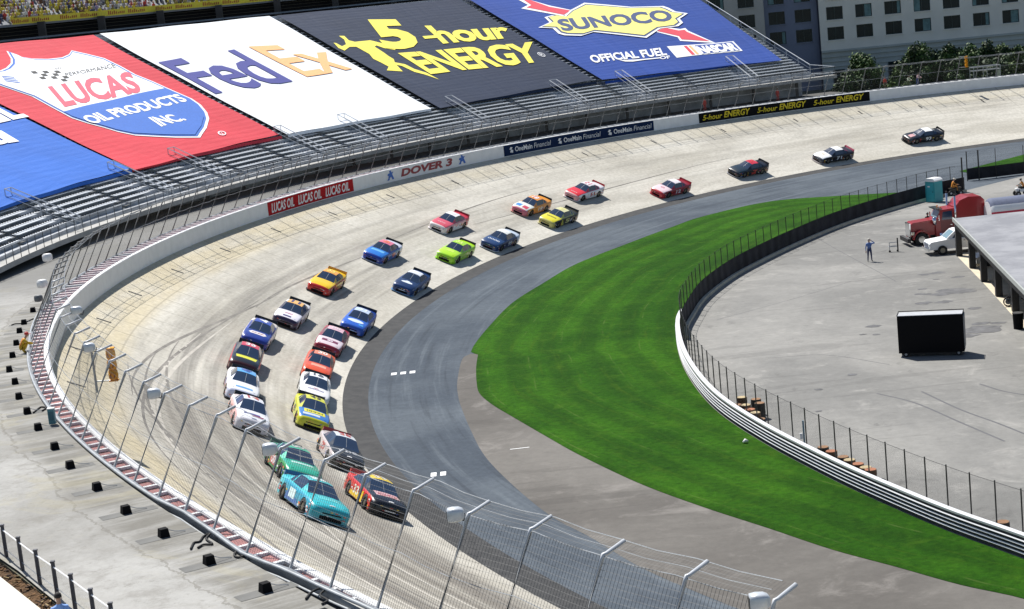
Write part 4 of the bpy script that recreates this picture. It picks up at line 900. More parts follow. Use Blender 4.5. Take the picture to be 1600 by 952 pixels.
make_car(39.0, 6.5, 'white race car with light-blue roof front and maroon lower nose in the outer line', 'F2F2F6', '5AA8E8', 'E6E4EC', 'C8CCE0', 'F0F0F4', pillar='E8E8F0', num='6', numc='2040A0', extra=[('rect', '6FA8DC', (1.85, 2.05, -.5, .5)), ('lower', '7A1F3A', FL1)])
make_car(31.0, 6.5, 'red race car with black hood and yellow hood lettering band in the outer line', '121216', 'D03048', 'C0303A', '3A1216', '18181C', pillar='16161A', num='39', numc='F0F0F0', extra=[('band', 'E4E028'), ('plate', 'C0C0C0')])
make_car(23.0, 6.5, 'blue and white race car with a white six-sided hood emblem', '20388E', '3048A8', 'E4DEDC', '20348C', 'ECE6E2', pillar='2A40A0', num='4', numc='F0F0F0', extra=[('hex', 'ECE4E4'), ('rect', 'C86A50', (1.46, 1.62, -.4, .4)), ('plate', 'B0B0C0')])
make_car(14.46, 5.67, 'white race car with orange-yellow roof and dark purple nose', 'EDEAF2', 'F0B860', 'C8C6D0', '2C2040', 'E8E8EC', pillar='2A2440', num='11', numc='3A2060', extra=[('text', 'OOO', 'C85868', 1.68, 1.45, .28), ('rect', '40306A', (1.98, 2.15, -.3, .3))])
make_car(9.95, 1.43, 'bright blue race car with a pale oval on its hood beside the dark strip', '2A62C8', 'C8D8F0', '1F50B0', '2454B4', '1C3F90', pillar='2A68CC', num='21', numc='E8F0F8', spoiler='0C1434', extra=[('oval', 'D8E4EE'), ('rect', '58A8E0', (1.9, 2.1, .35, .7)), ('plate', '8AB8E8')])
make_car(18.0, 2.0, 'maroon, red and white race car right behind the orange one', 'E6D4DA', 'E8BCC8', 'A03048', '8A2038', 'A83850', pillar='8A2038', num='88', numc='E8D0D8', extra=[('rect', 'F0DCE4', (1.12, 1.35, -.6, .6)), ('rect', '7A1F40', (1.45, 1.85, -.58, .58)), ('text', '88', 'F0E0E8', 1.80, 1.50, .2)])
make_car(26.5, 2.0, 'orange race car in the inner line', 'E2572C', 'E4805C', 'DE5020', 'D84A20', 'DC5428', pillar='D8552C', num='20', numc='F8F0E8', extra=[('rect', 'F2A488', (1.2, 1.7, -.5, .5)), ('plate', 'F0C0A0')])
make_car(33.5, 2.0, 'white race car between the orange and the yellow one', 'F2F0F2', 'F0F0F4', 'E8ECEC', 'E6E6EA', 'ECECEE', pillar='F0F0F2', num='19', numc='3A3A50', extra=[('text', 'OOOOO', '50407A', 1.72, 1.50, .5), ('text', 'oo', 'C04050', 1.42, 1.30, .15)])
make_car(40.5, 2.4, 'yellow and blue race car with black marks on a yellow hood tag', '3C78C0', 'D8D830', 'C8CC2C', 'C0C228', 'D4D428', pillar='C8CC30', num='43', numc='202020', extra=[('rect', 'EAE024', (1.10, 1.75, -.62, .62)), ('text', 'HHHH', '1A1A14', 1.58, 1.30, .48), ('rect', 'D0D8E4', (1.85, 2.1, -.7, .3))])
make_car(2.23, 6.06, 'yellow race car with red nose and lower body', 'F0C81C', 'F0A830', 'C83020', 'C82820', 'F0C020', pillar='F0C020', num='22', numc='F4E060', spoiler='E8A820', extra=[('plate', '30181A'), ('lower', 'F0C81C', [(-.95, .6), (1, .6), (1, .8), (-.95, .8)])])
make_car(-6.28, 1.38, 'dark navy race car with a white cloud-shaped hood emblem and pale blue front corner', '16305C', 'E4E8F0', '2C5088', '1C3C70', '1A3868', pillar='1E4078', num='48', numc='F0F0F8', spoiler='0A0F1C', splitter='6FA0D0', extra=[('cloud', 'E4EAF0'), ('plate', 'C0D0E4'), ('roof', 'E8ECF4')])
make_car(-11.75, 6.21, 'blue race car with pink roof and orange-red door number', '2878D0', 'E07890', '3060B0', '1C3C9C', 'D8DCEC', pillar='24409A', num='9', numc='F07848', splitter='B8C4D8', extra=[('rect', '70B8E8', (1.2, 1.6, -.6, .6))])
make_car(-19.55, 2.36, 'lime green race car', 'B4E428', 'A8DC20', 'A4DC1C', 'A0DC24', 'B0E424', pillar='A8DC20', num='27', numc='E8F080', splitter='98D820', spoiler='3A2A20', extra=[('rect', 'CCEC50', (1.2, 1.7, -.35, .35)), ('plate', '406010')])
make_car(-26.65, 6.66, 'pinkish red race car with white roof and white lower nose', 'D85868', 'F4F4F6', 'E0A0A4', 'E8DCDC', 'C83848', pillar='D04050', num='42', numc='F4F0F0', splitter='E8E4E4', spoiler='A82030', extra=[('lower', 'ECEAEA', FL2), ('text', 'OOO', 'F0C8CC', 1.85, 1.65, .4)])
make_car(-27.5, 1.5, 'navy race car with white roof and white hood lettering, next to the lime one', '20406E', 'E8ECE8', '18305C', '1C3A6A', 'C8D4E4', pillar='20386A', num='99', numc='F0F0F4', splitter='D8DCE4', extra=[('text', 'OOOO', 'E8EEF4', 1.75, 1.45, .62), ('roof', 'F0F0E8')])
make_car(-40.0, 5.2, 'orange and white race car with a pink and blue nose', 'E8EAE0', 'F09A30', 'E8983C', 'D07080', 'E89A38', pillar='EC9838', num='18', numc='F0F0F0', splitter='E0A898', extra=[('rect', '4A90D8', (1.55, 2.1, -.72, -.15)), ('rect', 'D04A60', (1.6, 2.15, .1, .7)), ('rect', 'D85A28', (-.85, -.1, -.3, .3))])
make_car(-40.0, 1.9, 'yellow race car with black sides and cream roof beside the orange and white one', 'E4D830', 'DCD8A8', '2A281C', 'C8C06A', '3A3828', pillar='D0C860', num='5', numc='F0E890', splitter='E0D8B0', extra=[('text', 'OOOO', '2A2A18', 1.62, 1.40, .55), ('lower', 'D0C440', [(.5, .2), (1.0, .2), (1.0, .78), (.8, .78)])])
make_car(-49.55, 5.25, 'red-hooded race car with white sides, roof and lower nose', 'E03038', 'EEE8EC', 'ECECF0', 'E0A8A8', 'E4E0E4', pillar='D84858', num='51', numc='C02020', splitter='F0F0F0', spoiler='C82828', extra=[('roof', 'F2EEF2'), ('text', 'OO', 'F0C0C0', 2.05, 1.9, .4)])
make_car(-60.1, 1.69, 'red race car with a pale pink hood, alone in the inner lane', 'ECD0D4', 'F0E8EC', 'A01C28', 'C02C38', '8E1A24', pillar='C02838', num='12', numc='F0E8E8', splitter='C03040', spoiler='C02C34', extra=[('roof', 'F0E8EC'), ('text', 'O', 'C06070', 1.65, 1.35, .25)])
make_car(-73.6, 2.36, 'black race car with a red roof', '1A2C38', 'D03040', '14161C', '161C24', '16181E', pillar='1A1C24', num='7', numc='C83020', splitter='B0B0B4', extra=[('lower', 'B03020', [(-.3, .25), (.4, .25), (.4, .5), (-.3, .5)])])
make_car(-86.34, 1.93, 'white-hooded race car with black sides and a pink rear spoiler', 'ECECEC', 'F0F0F0', '1C1C22', '40434C', '24242C', pillar='20242C', num='71', numc='F0F0F0', splitter='C0B8B8', spoiler='D86078', extra=[('text', 'O', 'D8C070', 1.7, 1.45, .2)])
make_car(-100.35, 3.31, 'black race car last on the track at far right with white roof patch', '1C222C', 'F0F0F0', '101218', '15171E', '14161C', pillar='181C26', num='93', numc='F4F4F4', extra=[('rect', 'D8A8A8', (1.4, 2.1, -.2, .45)), ('text', 'oo', 'F0F0F4', 1.35, 1.2, .3)])

# ------------------------------------------------------------------ infield fence and guard rail
cen = np.array([70, 130.])
def inward(L, d):
    a = offs(L, d); return a if np.linalg.norm(a.mean(0)-cen) < np.linalg.norm(np.array(L)[:, :2].mean(0)-cen) else offs(L, -d)
i_g = int(np.argmin(np.linalg.norm(FL-G(1055.5, 507)[:2], axis=1)))
i_s = int(np.argmin(np.linalg.norm(FL-G(1068, 530)[:2], axis=1)))
def swl(L, prof, name, m, par, uvl=False):
    """sweep a closed (offset, z) profile along plan line L"""
    Ls = [inward(L, p[0]) if abs(p[0]) > 1e-6 else np.array(L)[:, :2] for p in prof]; b = MB()
    b.sweep([[(*Ls[j][i], prof[j][1]) for j in range(len(prof))] for i in range(len(L))], 0, not uvl)
    if uvl: b.uv = [(i*1.0, p[1]) for i in range(len(L)) for p in prof]
    return b.build(name, m, par)
gr = empty('guard_rail', (0, 0, 0), 0, 'white five-rail steel guard rail curving between the green lawn and the grey infield', 'guard rail')
RW = mat('rail_white', (.66, .67, .69), .4, .1, .05, 2); GRL = FL[:i_g+2]
swl(GRL, [(.14, -.15), (.14, .82), (.20, .82), (.20, -.15)], 'backing', mat('rail_backing', (.035, .04, .05), .6), gr)
for k in range(5):
    z = .07+.175*k; top = k == 4
    swl(GRL, [(.0, z), (.03, z-.032), (.08, z-.025), (.08, z+.028), (.03, z+.034)] if not top else [(-.04, z-.02), (-.04, z+.07), (.32, z+.07), (.32, z-.02)], 'rail', RW, gr)
fe = empty('infield_fence', (0, 0, 0), 0, 'black-posted chain-link fence round the grey infield, black screening on its far half', 'fence')
BP = mat('fence_post_black', (.012, .012, .013), .5); L_, _t = FL[:-1], None
fi_ = inward(FL, .42); tot, tt = resample(fi_, 1.0)
dd = np.concatenate([[0], np.cumsum(np.linalg.norm(np.diff(fi_, axis=0), axis=1))]); pos = 0.; k = 0
def at(Lc, D, x): return np.array([np.interp(x, D, Lc[:, 0]), np.interp(x, D, Lc[:, 1])])
cnt = 0; extra_posts = MB(); d_s = dd[i_s]
npost = 0
while pos < dd[-1]:
    p = at(fi_, dd, pos); b = MB() ; b.tube([(*p, -.2), (*p, 2.62)], .034, 5)
    if npost < 100: b.build('post', BP, fe)
    else: extra_posts.v += []; 
    npost += 1; pos += 1.6 if pos < d_s else 1.74
sh_ = inward(FL, .40); CL = mesh_mat('chain_link', .062, .0032, (.03, .03, .032), True)
b = MB(); b.sweep([[(*sh_[i], z) for z in (0, 1.2, 2.55)] for i in range(len(sh_))]); b.uv = [(i*1.0, z) for i in range(len(sh_)) for z in (0, 1.2, 2.55)]; b.build('chain_link', CL, fe)
b = MB(); b.tube([(*p, 2.56) for p in sh_[::2]], .012, 4, cap=False); b.build('top_wire', BP, fe)
FS = FL[i_s:]
SCR = NG('black_screen', .8); S_ = SCR.sep(SCR.coord()); wv = SCR.math('SINE', SCR.math('MULTIPLY', S_[0], 3.6)); nz_ = SCR.noise(SCR.coord(), .8, 4)
SCR.out(SCR.mix(SCR.rng(nz_, .3, .7, 0, 1), (.008, .008, .010), (.022, .022, .028)), SCR.math('ADD', wv, nz_), .7, .06)
swl(FS, [(.50, -.05), (.50, 1.32)], 'screen', SCR.m, fe, True)
swl(FS, [(.56, -.16), (.56, .10), (.80, .10), (.80, -.16)], 'kerb', mat('kerb_cream', (.50, .46, .36), .85, 0, .2, 1), fe)
# second fence beyond the gate opening
q = [G(1512, 283), G(1556, 278), G(1600, 272.5), G(1700, 260)]
f2 = empty('gate_fence', (0, 0, 0), 0, 'short fence with low black screening beyond the gate opening at upper right', 'fence'); q2, _ = resample([x[:2] for x in q], 1.0)
b = MB(); b.sweep([[(*p, z) for z in (-.05, 1.15)] for p in q2]); b.uv = [(i*1.0, z) for i in range(len(q2)) for z in (0, 1)]; b.build('screen', SCR.m, f2)
b = MB(); b.sweep([[(p[0], p[1]+.05, z) for z in (0, 2.9)] for p in q2]); b.uv = [(i*1.0, z) for i in range(len(q2)) for z in (0, 2.9)]; b.build('chain_link', CL, f2)
for i in range(0, len(q2), 3): b = MB(); b.tube([(*q2[i], -.2), (*q2[i], 2.95)], .035 if i else .06, 5); b.build('post', BP, f2)
for u, v, h_, lab in ((1505, 301, 3.3, 'thick black gate post at the right end of the screened infield fence'), (1530, 281, 2.9, 'dark post standing just inside the gate opening')):
    p = G(u, v); b = MB(); b.tube([(p[0], p[1], -.2), (p[0], p[1], h_)], .075, 8); b.tube([(p[0], p[1], h_), (p[0], p[1], h_+.06)], .10, 8); tag(b.build('gate_post', BP), lab, 'post')

# ------------------------------------------------------------------ people
def skin_body(joints, edges):
    me = bpy.data.meshes.new('body'); names = list(joints); me.from_pydata([joints[n][:3] for n in names], [(names.index(a), names.index(b)) for a, b in edges], [])
    o = bpy.data.objects.new('tmp', me); COL.objects.link(o); md = o.modifiers.new('s', 'SKIN'); o.modifiers.new('u', 'SUBSURF').levels = 1
    o.modifiers['u'].render_levels = 1; md.use_smooth_shade = True
    sv = me.skin_vertices[0].data
    for i, n in enumerate(names): r = joints[n][3]; sv[i].radius = r if isinstance(r, tuple) else (r, r); sv[i].use_root = n == 'pelvis'
    dg = bpy.context.evaluated_depsgraph_get(); dg.update(); out = bpy.data.meshes.new_from_object(o.evaluated_get(dg)); bpy.data.objects.remove(o); bpy.data.meshes.remove(me); return out
def person(loc, yaw, lab, top, legs, head=None, pose='stand', group=None, sc=1., hair=(.05, .03, .02), cap=None, backpack=None, name='person'):
    J = dict(pelvis=(0, 0, .95, (.15, .11)), waist=(0, 0, 1.10, (.14, .10)), chest=(0, .01, 1.32, (.17, .12)), neck0=(0, 0, 1.46, (.085, .075)), neck=(0, .01, 1.53, (.055, .055)), head=(0, .03, 1.62, (.078, .088)), crown=(0, .02, 1.73, (.072, .085)))
    E_ = [('pelvis', 'waist'), ('waist', 'chest'), ('chest', 'neck0'), ('neck0', 'neck'), ('neck', 'head'), ('head', 'crown')]
    hipd = dict(stand=((0, .02, .50), (0, 0, .09), (0, .10, .05)), sit=((0, .45, .55), (0, .50, .12), (0, .62, .08)), crouch=((0, .38, .50), (0, .12, .12), (0, .26, .06)))
    key = 'sit' if pose == 'sit' else ('crouch' if pose == 'crouch' else 'stand')
    dz = -.42 if pose == 'sit' else (-.62 if pose == 'crouch' else 0)
    lean = .35 if pose in ('sit', 'lean') else (.6 if pose == 'crouch' else 0)
    for n in ('waist', 'chest', 'neck0', 'neck', 'head', 'crown'):
        x, y, z, r = J[n]; h = z-.95; J[n] = (x, y+h*math.sin(lean), .95+h*math.cos(lean), r)
    for sgn, sd_ in ((-1, 'L'), (1, 'R')):
        x = sgn*.10; kn, an, to = hipd[key]; spread = .05 if pose in ('stand', 'point', 'hat') else .10
        J['hip'+sd_] = (x, 0, .90, (.095, .10)); J['knee'+sd_] = (x+sgn*spread*.5, kn[1], kn[2]-dz, (.062, .065)); J['ankle'+sd_] = (x+sgn*spread, an[1]-.02, an[2]-dz, (.042, .045)); J['toe'+sd_] = (x+sgn*(spread+.03), to[1]+.04, max(.04, to[2]-.02)-dz, (.045, .03))
        E_ += [('pelvis', 'hip'+sd_), ('hip'+sd_, 'knee'+sd_), ('knee'+sd_, 'ankle'+sd_), ('ankle'+sd_, 'toe'+sd_)]
        cx, cy, cz, _ = J['chest']; shp = (sgn*.19, cy, cz+.07)
        if pose == 'hat' and sgn < 0: el, wr = (shp[0]+sgn*.24, shp[1]+.08, shp[2]+.02), (sgn*.14, shp[1]+.14, shp[2]+.26)
        elif pose == 'point' and sgn > 0: el, wr = (shp[0]+.12, shp[1]+.22, shp[2]-.08), (shp[0]+.10, shp[1]+.46, shp[2]+.05)
        elif pose in ('sit', 'crouch', 'lean'): el, wr = (shp[0]+sgn*.08, shp[1]+.20, shp[2]-.22), (shp[0]-sgn*.02, shp[1]+.42, shp[2]-.26)
        else: el, wr = (shp[0]+sgn*.07, shp[1]-.02, shp[2]-.28), (shp[0]+sgn*.09, shp[1]+.06, shp[2]-.53)
        J['sh'+sd_] = (*shp, (.068, .068)); J['el'+sd_] = (*el, (.044, .044)); J['wr'+sd_] = (*wr, (.030, .030))
        v = np.array(wr)-np.array(el); v /= np.linalg.norm(v); pa = np.array(wr)+v*.07; J['palm'+sd_] = (*pa, (.038, .018))
        E_ += [('chest', 'sh'+sd_), ('sh'+sd_, 'el'+sd_), ('el'+sd_, 'wr'+sd_), ('wr'+sd_, 'palm'+sd_)]
        side = np.cross(v, (0, 1., .3)); side /= np.linalg.norm(side)
        for k, (o_, ln) in enumerate(((-.030, .062), (-.010, .075), (.010, .072), (.030, .055))):
            b0 = pa+side*o_+v*.02; J['f%d%s' % (k, sd_)] = (*b0, (.010, .010)); J['g%d%s' % (k, sd_)] = (*(b0+v*ln*.6+np.array([0, .008, -.006])), (.009, .009)); J['h%d%s' % (k, sd_)] = (*(b0+v*ln+np.array([0, .018, -.016])), (.008, .008))
            E_ += [('palm'+sd_, 'f%d%s' % (k, sd_)), ('f%d%s' % (k, sd_), 'g%d%s' % (k, sd_)), ('g%d%s' % (k, sd_), 'h%d%s' % (k, sd_))]
        tb = np.array(wr)+v*.03; J['t'+sd_] = (*(tb-side*.035), (.011, .011)); J['u'+sd_] = (*(tb-side*.052+v*.045), (.009, .009)); E_ += [('wr'+sd_, 't'+sd_), ('t'+sd_, 'u'+sd_)]
    if dz:
        J = {k: (v[0], v[1], v[2]+dz if True else v[2], v[3]) for k, v in J.items()}
    me = skin_body(J, E_); zc = J['waist'][2]-.04; nk = np.array(J['neck'][:3])
    ms = [mat(*top) if isinstance(top, tuple) and isinstance(top[0], str) else top, mat(*legs) if isinstance(legs, tuple) and isinstance(legs[0], str) else legs, SKIN, mat('boot', (.02, .02, .02), .6)]
    for m in ms: me.materials.append(m)
    wrs = [np.array(J['palmL'][:3]), np.array(J['palmR'][:3])]; tz = max(J['toeL'][2], .0)+.05
    for p in me.polygons:
        c = np.array(p.center); p.use_smooth = True
        if np.linalg.norm(c-nk-np.array([0, 0, .1])) < .20 and c[2] > nk[2]-.03: k = 2
        elif min(np.linalg.norm(c-w_) for w_ in wrs) < .10: k = 2
        elif any(np.linalg.norm(c-np.array(J[t][:3])) < .12 for t in ('toeL', 'toeR')): k = 3
        elif any(np.linalg.norm(c-np.array(J[t][:3])) < .30 for t in ('kneeL', 'kneeR', 'ankleL', 'ankleR')) or (c[2] < zc and abs(c[0]) < .21 and key == 'stand') or any(np.linalg.norm(c-np.array(J[t][:3])) < .14 for t in ('hipL', 'hipR')): k = 1
        else: k = 0
        p.material_index = k
    r = empty(name, loc, yaw, lab, 'person', group); r.scale = (sc,)*3
    link('body', me, r)
    h = np.array(J['head'][:3])+np.array([0, 0, .05])
    b = MB(); cc = mat(*cap) if cap else mat('hair_%d' % int(hair[0]*1000), hair, .8)
    rows = [[h+np.array([rr_*math.cos(a), rr_*1.12*math.sin(a)-.012, z]) for a in np.linspace(0, 2*math.pi, 13)[:-1]] for z, rr_ in ((-.0, .098), (.05, .10), (.10, .082), (.135, .04))]
    b.sweep(rows, 0, True)
    if cap: b.box(h+np.array([0, .13, .01]), (.14, .12, .015))
    b.build('cap' if cap else 'hair', cc, r, True)
    b = MB(); 
    for x in (-.03, .03): b.box(h+np.array([x, .094, -.035]), (.022, .012, .012))
    b.box(h+np.array([0, .088, -.10]), (.045, .012, .01)); b.build('eyes_and_mouth', DARK, r)
    b = MB(); b.tube([h+np.array([0, .085, -.04]), h+np.array([0, .115, -.065]), h+np.array([0, .09, -.075])], [.008, .014, .01], 5)
    for x in (-.092, .092): b.box(h+np.array([x, .0, -.045]), (.016, .04, .055))
    b.build('nose_and_ears', SKIN, r)
    return r
BS = ('suit_blue', (.10, .18, .42), .7); NV = ('trousers_navy', (.02, .035, .11), .7); OR = ('overalls_orange', (.62, .24, .03), .7); RDs = ('overalls_red', (.55, .05, .03), .7)
p = G(1359.5, 409); person((p[0], p[1], -.146), math.pi, 'man in blue standing alone on the infield, a hand to his head', BS, NV, pose='hat', hair=(.45, .42, .38), sc=1.05)
q = solve(lambda x: np.array([x[0], 149.6, x[1]]), (35, 2), (1449, 331)); person((q[0], 149.6, q[1]-1.85), 2.6, 'firefighter in black coat with yellow bands and black helmet behind the red truck hood', ('turnout_black', (.02, .02, .02), .7), ('turnout_black', (.02, .02, .02), .7), cap=('helmet_black', (.01, .01, .01), .3))
b = MB(); b.box((q[0], 149.6, (q[1]-1.85-.146)/2), (1.2, .7, q[1]-1.85+.146-.01)); tag(b.build('work_step', DARK), 'dark work step the firefighter stands on behind the red truck', 'step')

# ------------------------------------------------------------------ service walkway items
BLK = [(51, 483), (37, 502), (30, 515), (25, 534), (19, 553), (14, 575), (23, 594), (29, 617), (42, 640), (59, 665), (85, 695), (109, 724), (151, 758), (196, 794), (255, 830), (326, 872), (414, 915), (505, 958)]
BN = ['topmost, below the small speaker box', 'second from the top of the row', 'third from the top of the row', 'fourth from the top of the row', 'just above the crouching orange figure', 'just below the crouching orange figure', 'second below the crouching orange figure', 'second above the teal cabinet', 'just above and left of the teal cabinet', 'just below and left of the teal cabinet', 'second below the teal cabinet', 'third below the teal cabinet', 'first where the row turns straight', 'on the widest pale plate', 'just before the black cables', 'among the black cables at the bottom', 'right of the cable coil at the bottom', 'cut off by the bottom edge']
PLT = mat('plate_grey', (.13, .13, .125), .85, 0, .25, 1.2); cb_ = random.Random(11)
for i, (u, v) in enumerate(BLK):
    s, d = solve(lambda x: T(x[0], x[1], wz(x[0])+.18), (60, 18), (u, v)); x, y, t = fr(s); p = T(s, d, wz(s))
    e = empty('anchor_block', p, t-math.pi/2+cb_.uniform(-.12, .12), 'black anchor block on the walkway, '+BN[i], 'block', 'black anchor blocks along the walkway')
    b = MB(); w_ = .155; h_ = .27; b.add([(-w_, -w_, 0), (w_, -w_, 0), (w_, w_, 0), (-w_, w_, 0), (-w_*.8, -w_*.8, h_), (w_*.8, -w_*.8, h_), (w_*.8, w_*.8, h_), (-w_*.8, w_*.8, h_)], [(0, 1, 5, 4), (1, 2, 6, 5), (2, 3, 7, 6), (3, 0, 4, 7), (4, 5, 6, 7)])
    b.build('block', BLACK, e); b = MB(); b.tube([(0, .1, .22), (0, .35, .10), (.02, .7, .02)], .012, 4); b.build('stay_cable', STEEL, e)
    b = MB(); L0 = d-(fo(s)+.35); b.add([(-.30, -.85, .006), (.24, -.85, .006), (.30, min(L0, 1.3), .006), (-.24, min(L0, 1.3), .006)], [(0, 1, 2, 3)]); pl = b.build('base_plate', PLT, e)
    # local +y must point to the wall
    e.rotation_euler = (0, 0, math.atan2(math.cos(t), -math.sin(t))-math.pi/2); sgn = 1
# cables
for pts, lab in (([(298, 858), (303, 848), (312, 846), (318, 838), (328, 834), (322, 842), (332, 850), (318, 851), (309, 856)], 'tangled black cables lying on the walkway behind the near fence'), ([(366, 866), (369, 862), (376, 861), (384, 863), (382, 868), (373, 871), (366, 868), (369, 862)], 'coiled black cable beside the fence foot, right of the tangle'), ([(478, 936), (486, 926), (498, 920), (508, 921), (500, 930), (512, 938), (503, 944)], 'black cables at the bottom of the walkway near the frame edge'), ([(52, 645), (58, 640), (64, 636), (72, 637), (66, 642)], 'short black cable running to the teal cabinet'), ([(18, 508), (24, 506), (36, 505), (52, 498)], 'thin dark cable across the walkway near the top blocks')):
    b = MB(); P_ = sm([T(*solve(lambda x: T(x[0], x[1], wz(x[0])+.04), (60, 18), q), 0)*np.array([1, 1, 0])+np.array([0, 0, wz(solve(lambda x: T(x[0], x[1], wz(x[0])+.04), (60, 18), q)[0])+.04]) for q in pts], 4); b.tube(P_, .035, 5); tag(b.build('cable', RUBBER, None, True), lab, 'cable')
s, d = solve(lambda x: T(x[0], x[1], wz(x[0])), (60, 17), (83, 664)); e = empty('electric_cabinet', T(s, d, wz(s)), 0, 'small teal cabinet with a white top at the foot of the fence', 'cabinet'); e.scale = (.62, .62, .72)
b = MB(); b.box((0, 0, .5), (.42, .36, .86)); b.build('body', mat('teal_dark', (.06, .20, .24), .5), e); b = MB(); b.box((0, 0, .96), (.46, .40, .06)); b.build('lid', WHITE, e); b = MB(); b.box((0, -.185, .55), (.30, .01, .5)); b.build('door', mat('teal_panel', (.03, .12, .16), .5), e)
s, d = solve(lambda x: T(x[0], x[1], wz(x[0])), (45, 17), (33, 553)); person(T(s, d, wz(s)), -1.2, 'worker in yellow-orange and red overalls crouching by the foot of the fence', OR, ('trousers_yellow', (.60, .38, .02), .7), pose='crouch', cap=('cap_red', (.5, .04, .03), .6))
# ------------------------------------------------------------------ bottom-left: cable fence, mulch bed, white ledge, spectator
tp = [G(u, v, 9.75) for u, v in TPX]
bf = empty('cable_fence', (0, 0, 0), 0, 'low fence of dark posts with a white top cable at the bottom left corner', 'fence')
for p in tp: b = MB(); b.box((p[0], p[1], 8.95), (.09, .09, 1.6), ax=((.8, .6, 0), (-.6, .8, 0), (0, 0, 1))); b.box((p[0], p[1], 9.77), (.12, .12, .05)); b.build('post', mat('post_violet_grey', (.045, .045, .06), .5), bf)
b = MB(); b.tube([(p[0], p[1], 9.62) for p in tp], .022, 5); b.build('top_cable', WHITE, bf)
b = MB(); b.tube([(p[0], p[1], 9.0) for p in tp], .012, 4); b.tube([(p[0], p[1], 8.5) for p in tp], .012, 4); b.build('lower_cable', STEEL, bf)
b = MB(); b.sweep([[(p[0], p[1], 8.25), (p[0], p[1], 9.6)] for p in tp]); b.uv = [(i*1.6, z) for i in range(len(tp)) for z in (0, 1.35)]; b.build('wire_mesh', mesh_mat('low_mesh', .05, .004, (.16, .15, .15)), bf)
n0 = np.array([-.62, -.78])
mu = [tuple(p[:2]+n0*.15*0+np.array([.25, .3])) for p in tp]; mi = [tuple(p[:2]+np.array([-1.5, -2.6])) for p in tp][::-1]
MUL = NG('bark_mulch', .95); a_ = MUL.noise(MUL.coord('Object'), 3.2, 8, .75); v_ = MUL.n.nodes.new('ShaderNodeTexVoronoi'); v_.inputs['Scale'].default_value = 7; MUL.n.links.new(MUL.coord('Object'), v_.inputs['Vector'])
MUL.out(MUL.mix(MUL.rng(a_, .35, .65, 0, 1), (.03, .018, .010), (.13, .07, .03)), v_.outputs['Distance'], 1., .1)
b = MB(); rows = []; rm = random.Random(4)
for i in range(len(tp)-1):
    for t in np.linspace(0, 1, 8)[:-1]:
        p = tp[i][:2]*(1-t)+tp[i+1][:2]*t; rows.append([(p[0]-1.5*k-(-.05), p[1]-2.6*k+.1, 8.62+rm.uniform(-.05, .05)-.5*k) for k in np.linspace(0, 1, 14)])
b.sweep(rows); tag(b.build('mulch_bed', MUL.m), kind='structure')
b = MB()
for i in range(700):
    k = rm.random(); j = rm.random()*(len(tp)-1); a = int(j); t = j-a; p = tp[a][:2]*(1-t)+tp[min(a+1, len(tp)-1)][:2]*t; c = (p[0]-1.5*k, p[1]-2.6*k+.05, 8.66-.5*k); an = rm.uniform(0, 3.14)
    b.box(c, (.20*rm.uniform(.5, 1.2), .05, .03), rm.randrange(3), ax=((math.cos(an), math.sin(an), rm.uniform(-.3, .3)), (-math.sin(an), math.cos(an), 0), (0, 0, 1)))
tag(b.build('bark_chips', [mat('chip_brown', (.13, .07, .03), .9), mat('chip_tan', (.26, .18, .08), .9), mat('chip_dark', (.05, .03, .02), .9)]), 'brown bark chips covering the bed under the cable fence', 'mulch', kind='stuff')
lp = [G(-120, 815, 9.2), G(0, 901, 9.2), G(64, 952, 9.2), G(140, 1015, 9.2)]
b = MB(); P0 = [p for p in lp]; b.sweep([[(p[0], p[1], 7.0), (p[0], p[1], 9.2), (p[0]-3, p[1]-5, 9.2), (p[0]-3, p[1]-5, 7.0)] for p in P0], 0, True)
tag(b.build('white_ledge', mat('ledge_cream', (.58, .565, .50), .8, 0, .12, .5)), 'broad plain white ledge in the bottom left corner below the mulch bed', 'ledge')
p = G(91, 936, 9.95); person((p[0], p[1], 8.32), .35, 'spectator seen from behind in a light blue and white shirt, bottom left corner', ('shirt_light_blue', (.22, .38, .75), .75), ('shorts_grey', (.2, .2, .22), .8), hair=(.015, .012, .012))

# ------------------------------------------------------------------ infield objects
# black equipment trailer
p0 = G(1405, 559); ex = np.array([math.cos(math.radians(-18)), math.sin(math.radians(-18)), 0]); ey = np.array([-ex[1], ex[0], 0]); 
e = empty('equipment_trailer', (p0[0], p0[1], -.146), math.radians(-18), 'large black box trailer with a pale top standing alone on the grey infield', 'trailer')
b = MB(); b.box((1.95, .6, 1.40), (3.9, 1.2, 2.30)); b.build('box', BLACK, e)
b = MB(); b.box((1.95, .6, 2.565), (3.82, 1.12, .03)); b.build('top_panel', mat('top_grey', (.42, .43, .45), .5), e)
b = MB(); b.tube([(0, 1.2, 2.62), (3.9, 1.2, 2.62), (3.9, 0, 2.62)], .03, 5); b.tube([(0, 0, 2.6), (0, 1.2, 2.62)], .025, 5); b.build('top_rail', DARK, e)
b = MB(); b.box((3.925, .6, 1.45), (.04, 1.1, 2.0)); b.build('side_panel', mat('side_grey', (.25, .26, .27), .5), e)
for x in (.42, 3.55):
    for y in (.12, 1.05): b = MB(); b.cyl((x, y, .17), .17, .12, 14, ax=(0, 1, 0)); w_ = b.build('wheel', RUBBER, e); b = MB(); b.cyl((x, y-.065, .17), .08, .02, 10, ax=(0, 1, 0)); b.build('hub', STEEL, w_)
b = MB(); b.box((1.95, .6, .20), (3.6, .9, .12)); b.build('underframe', DARK, e)
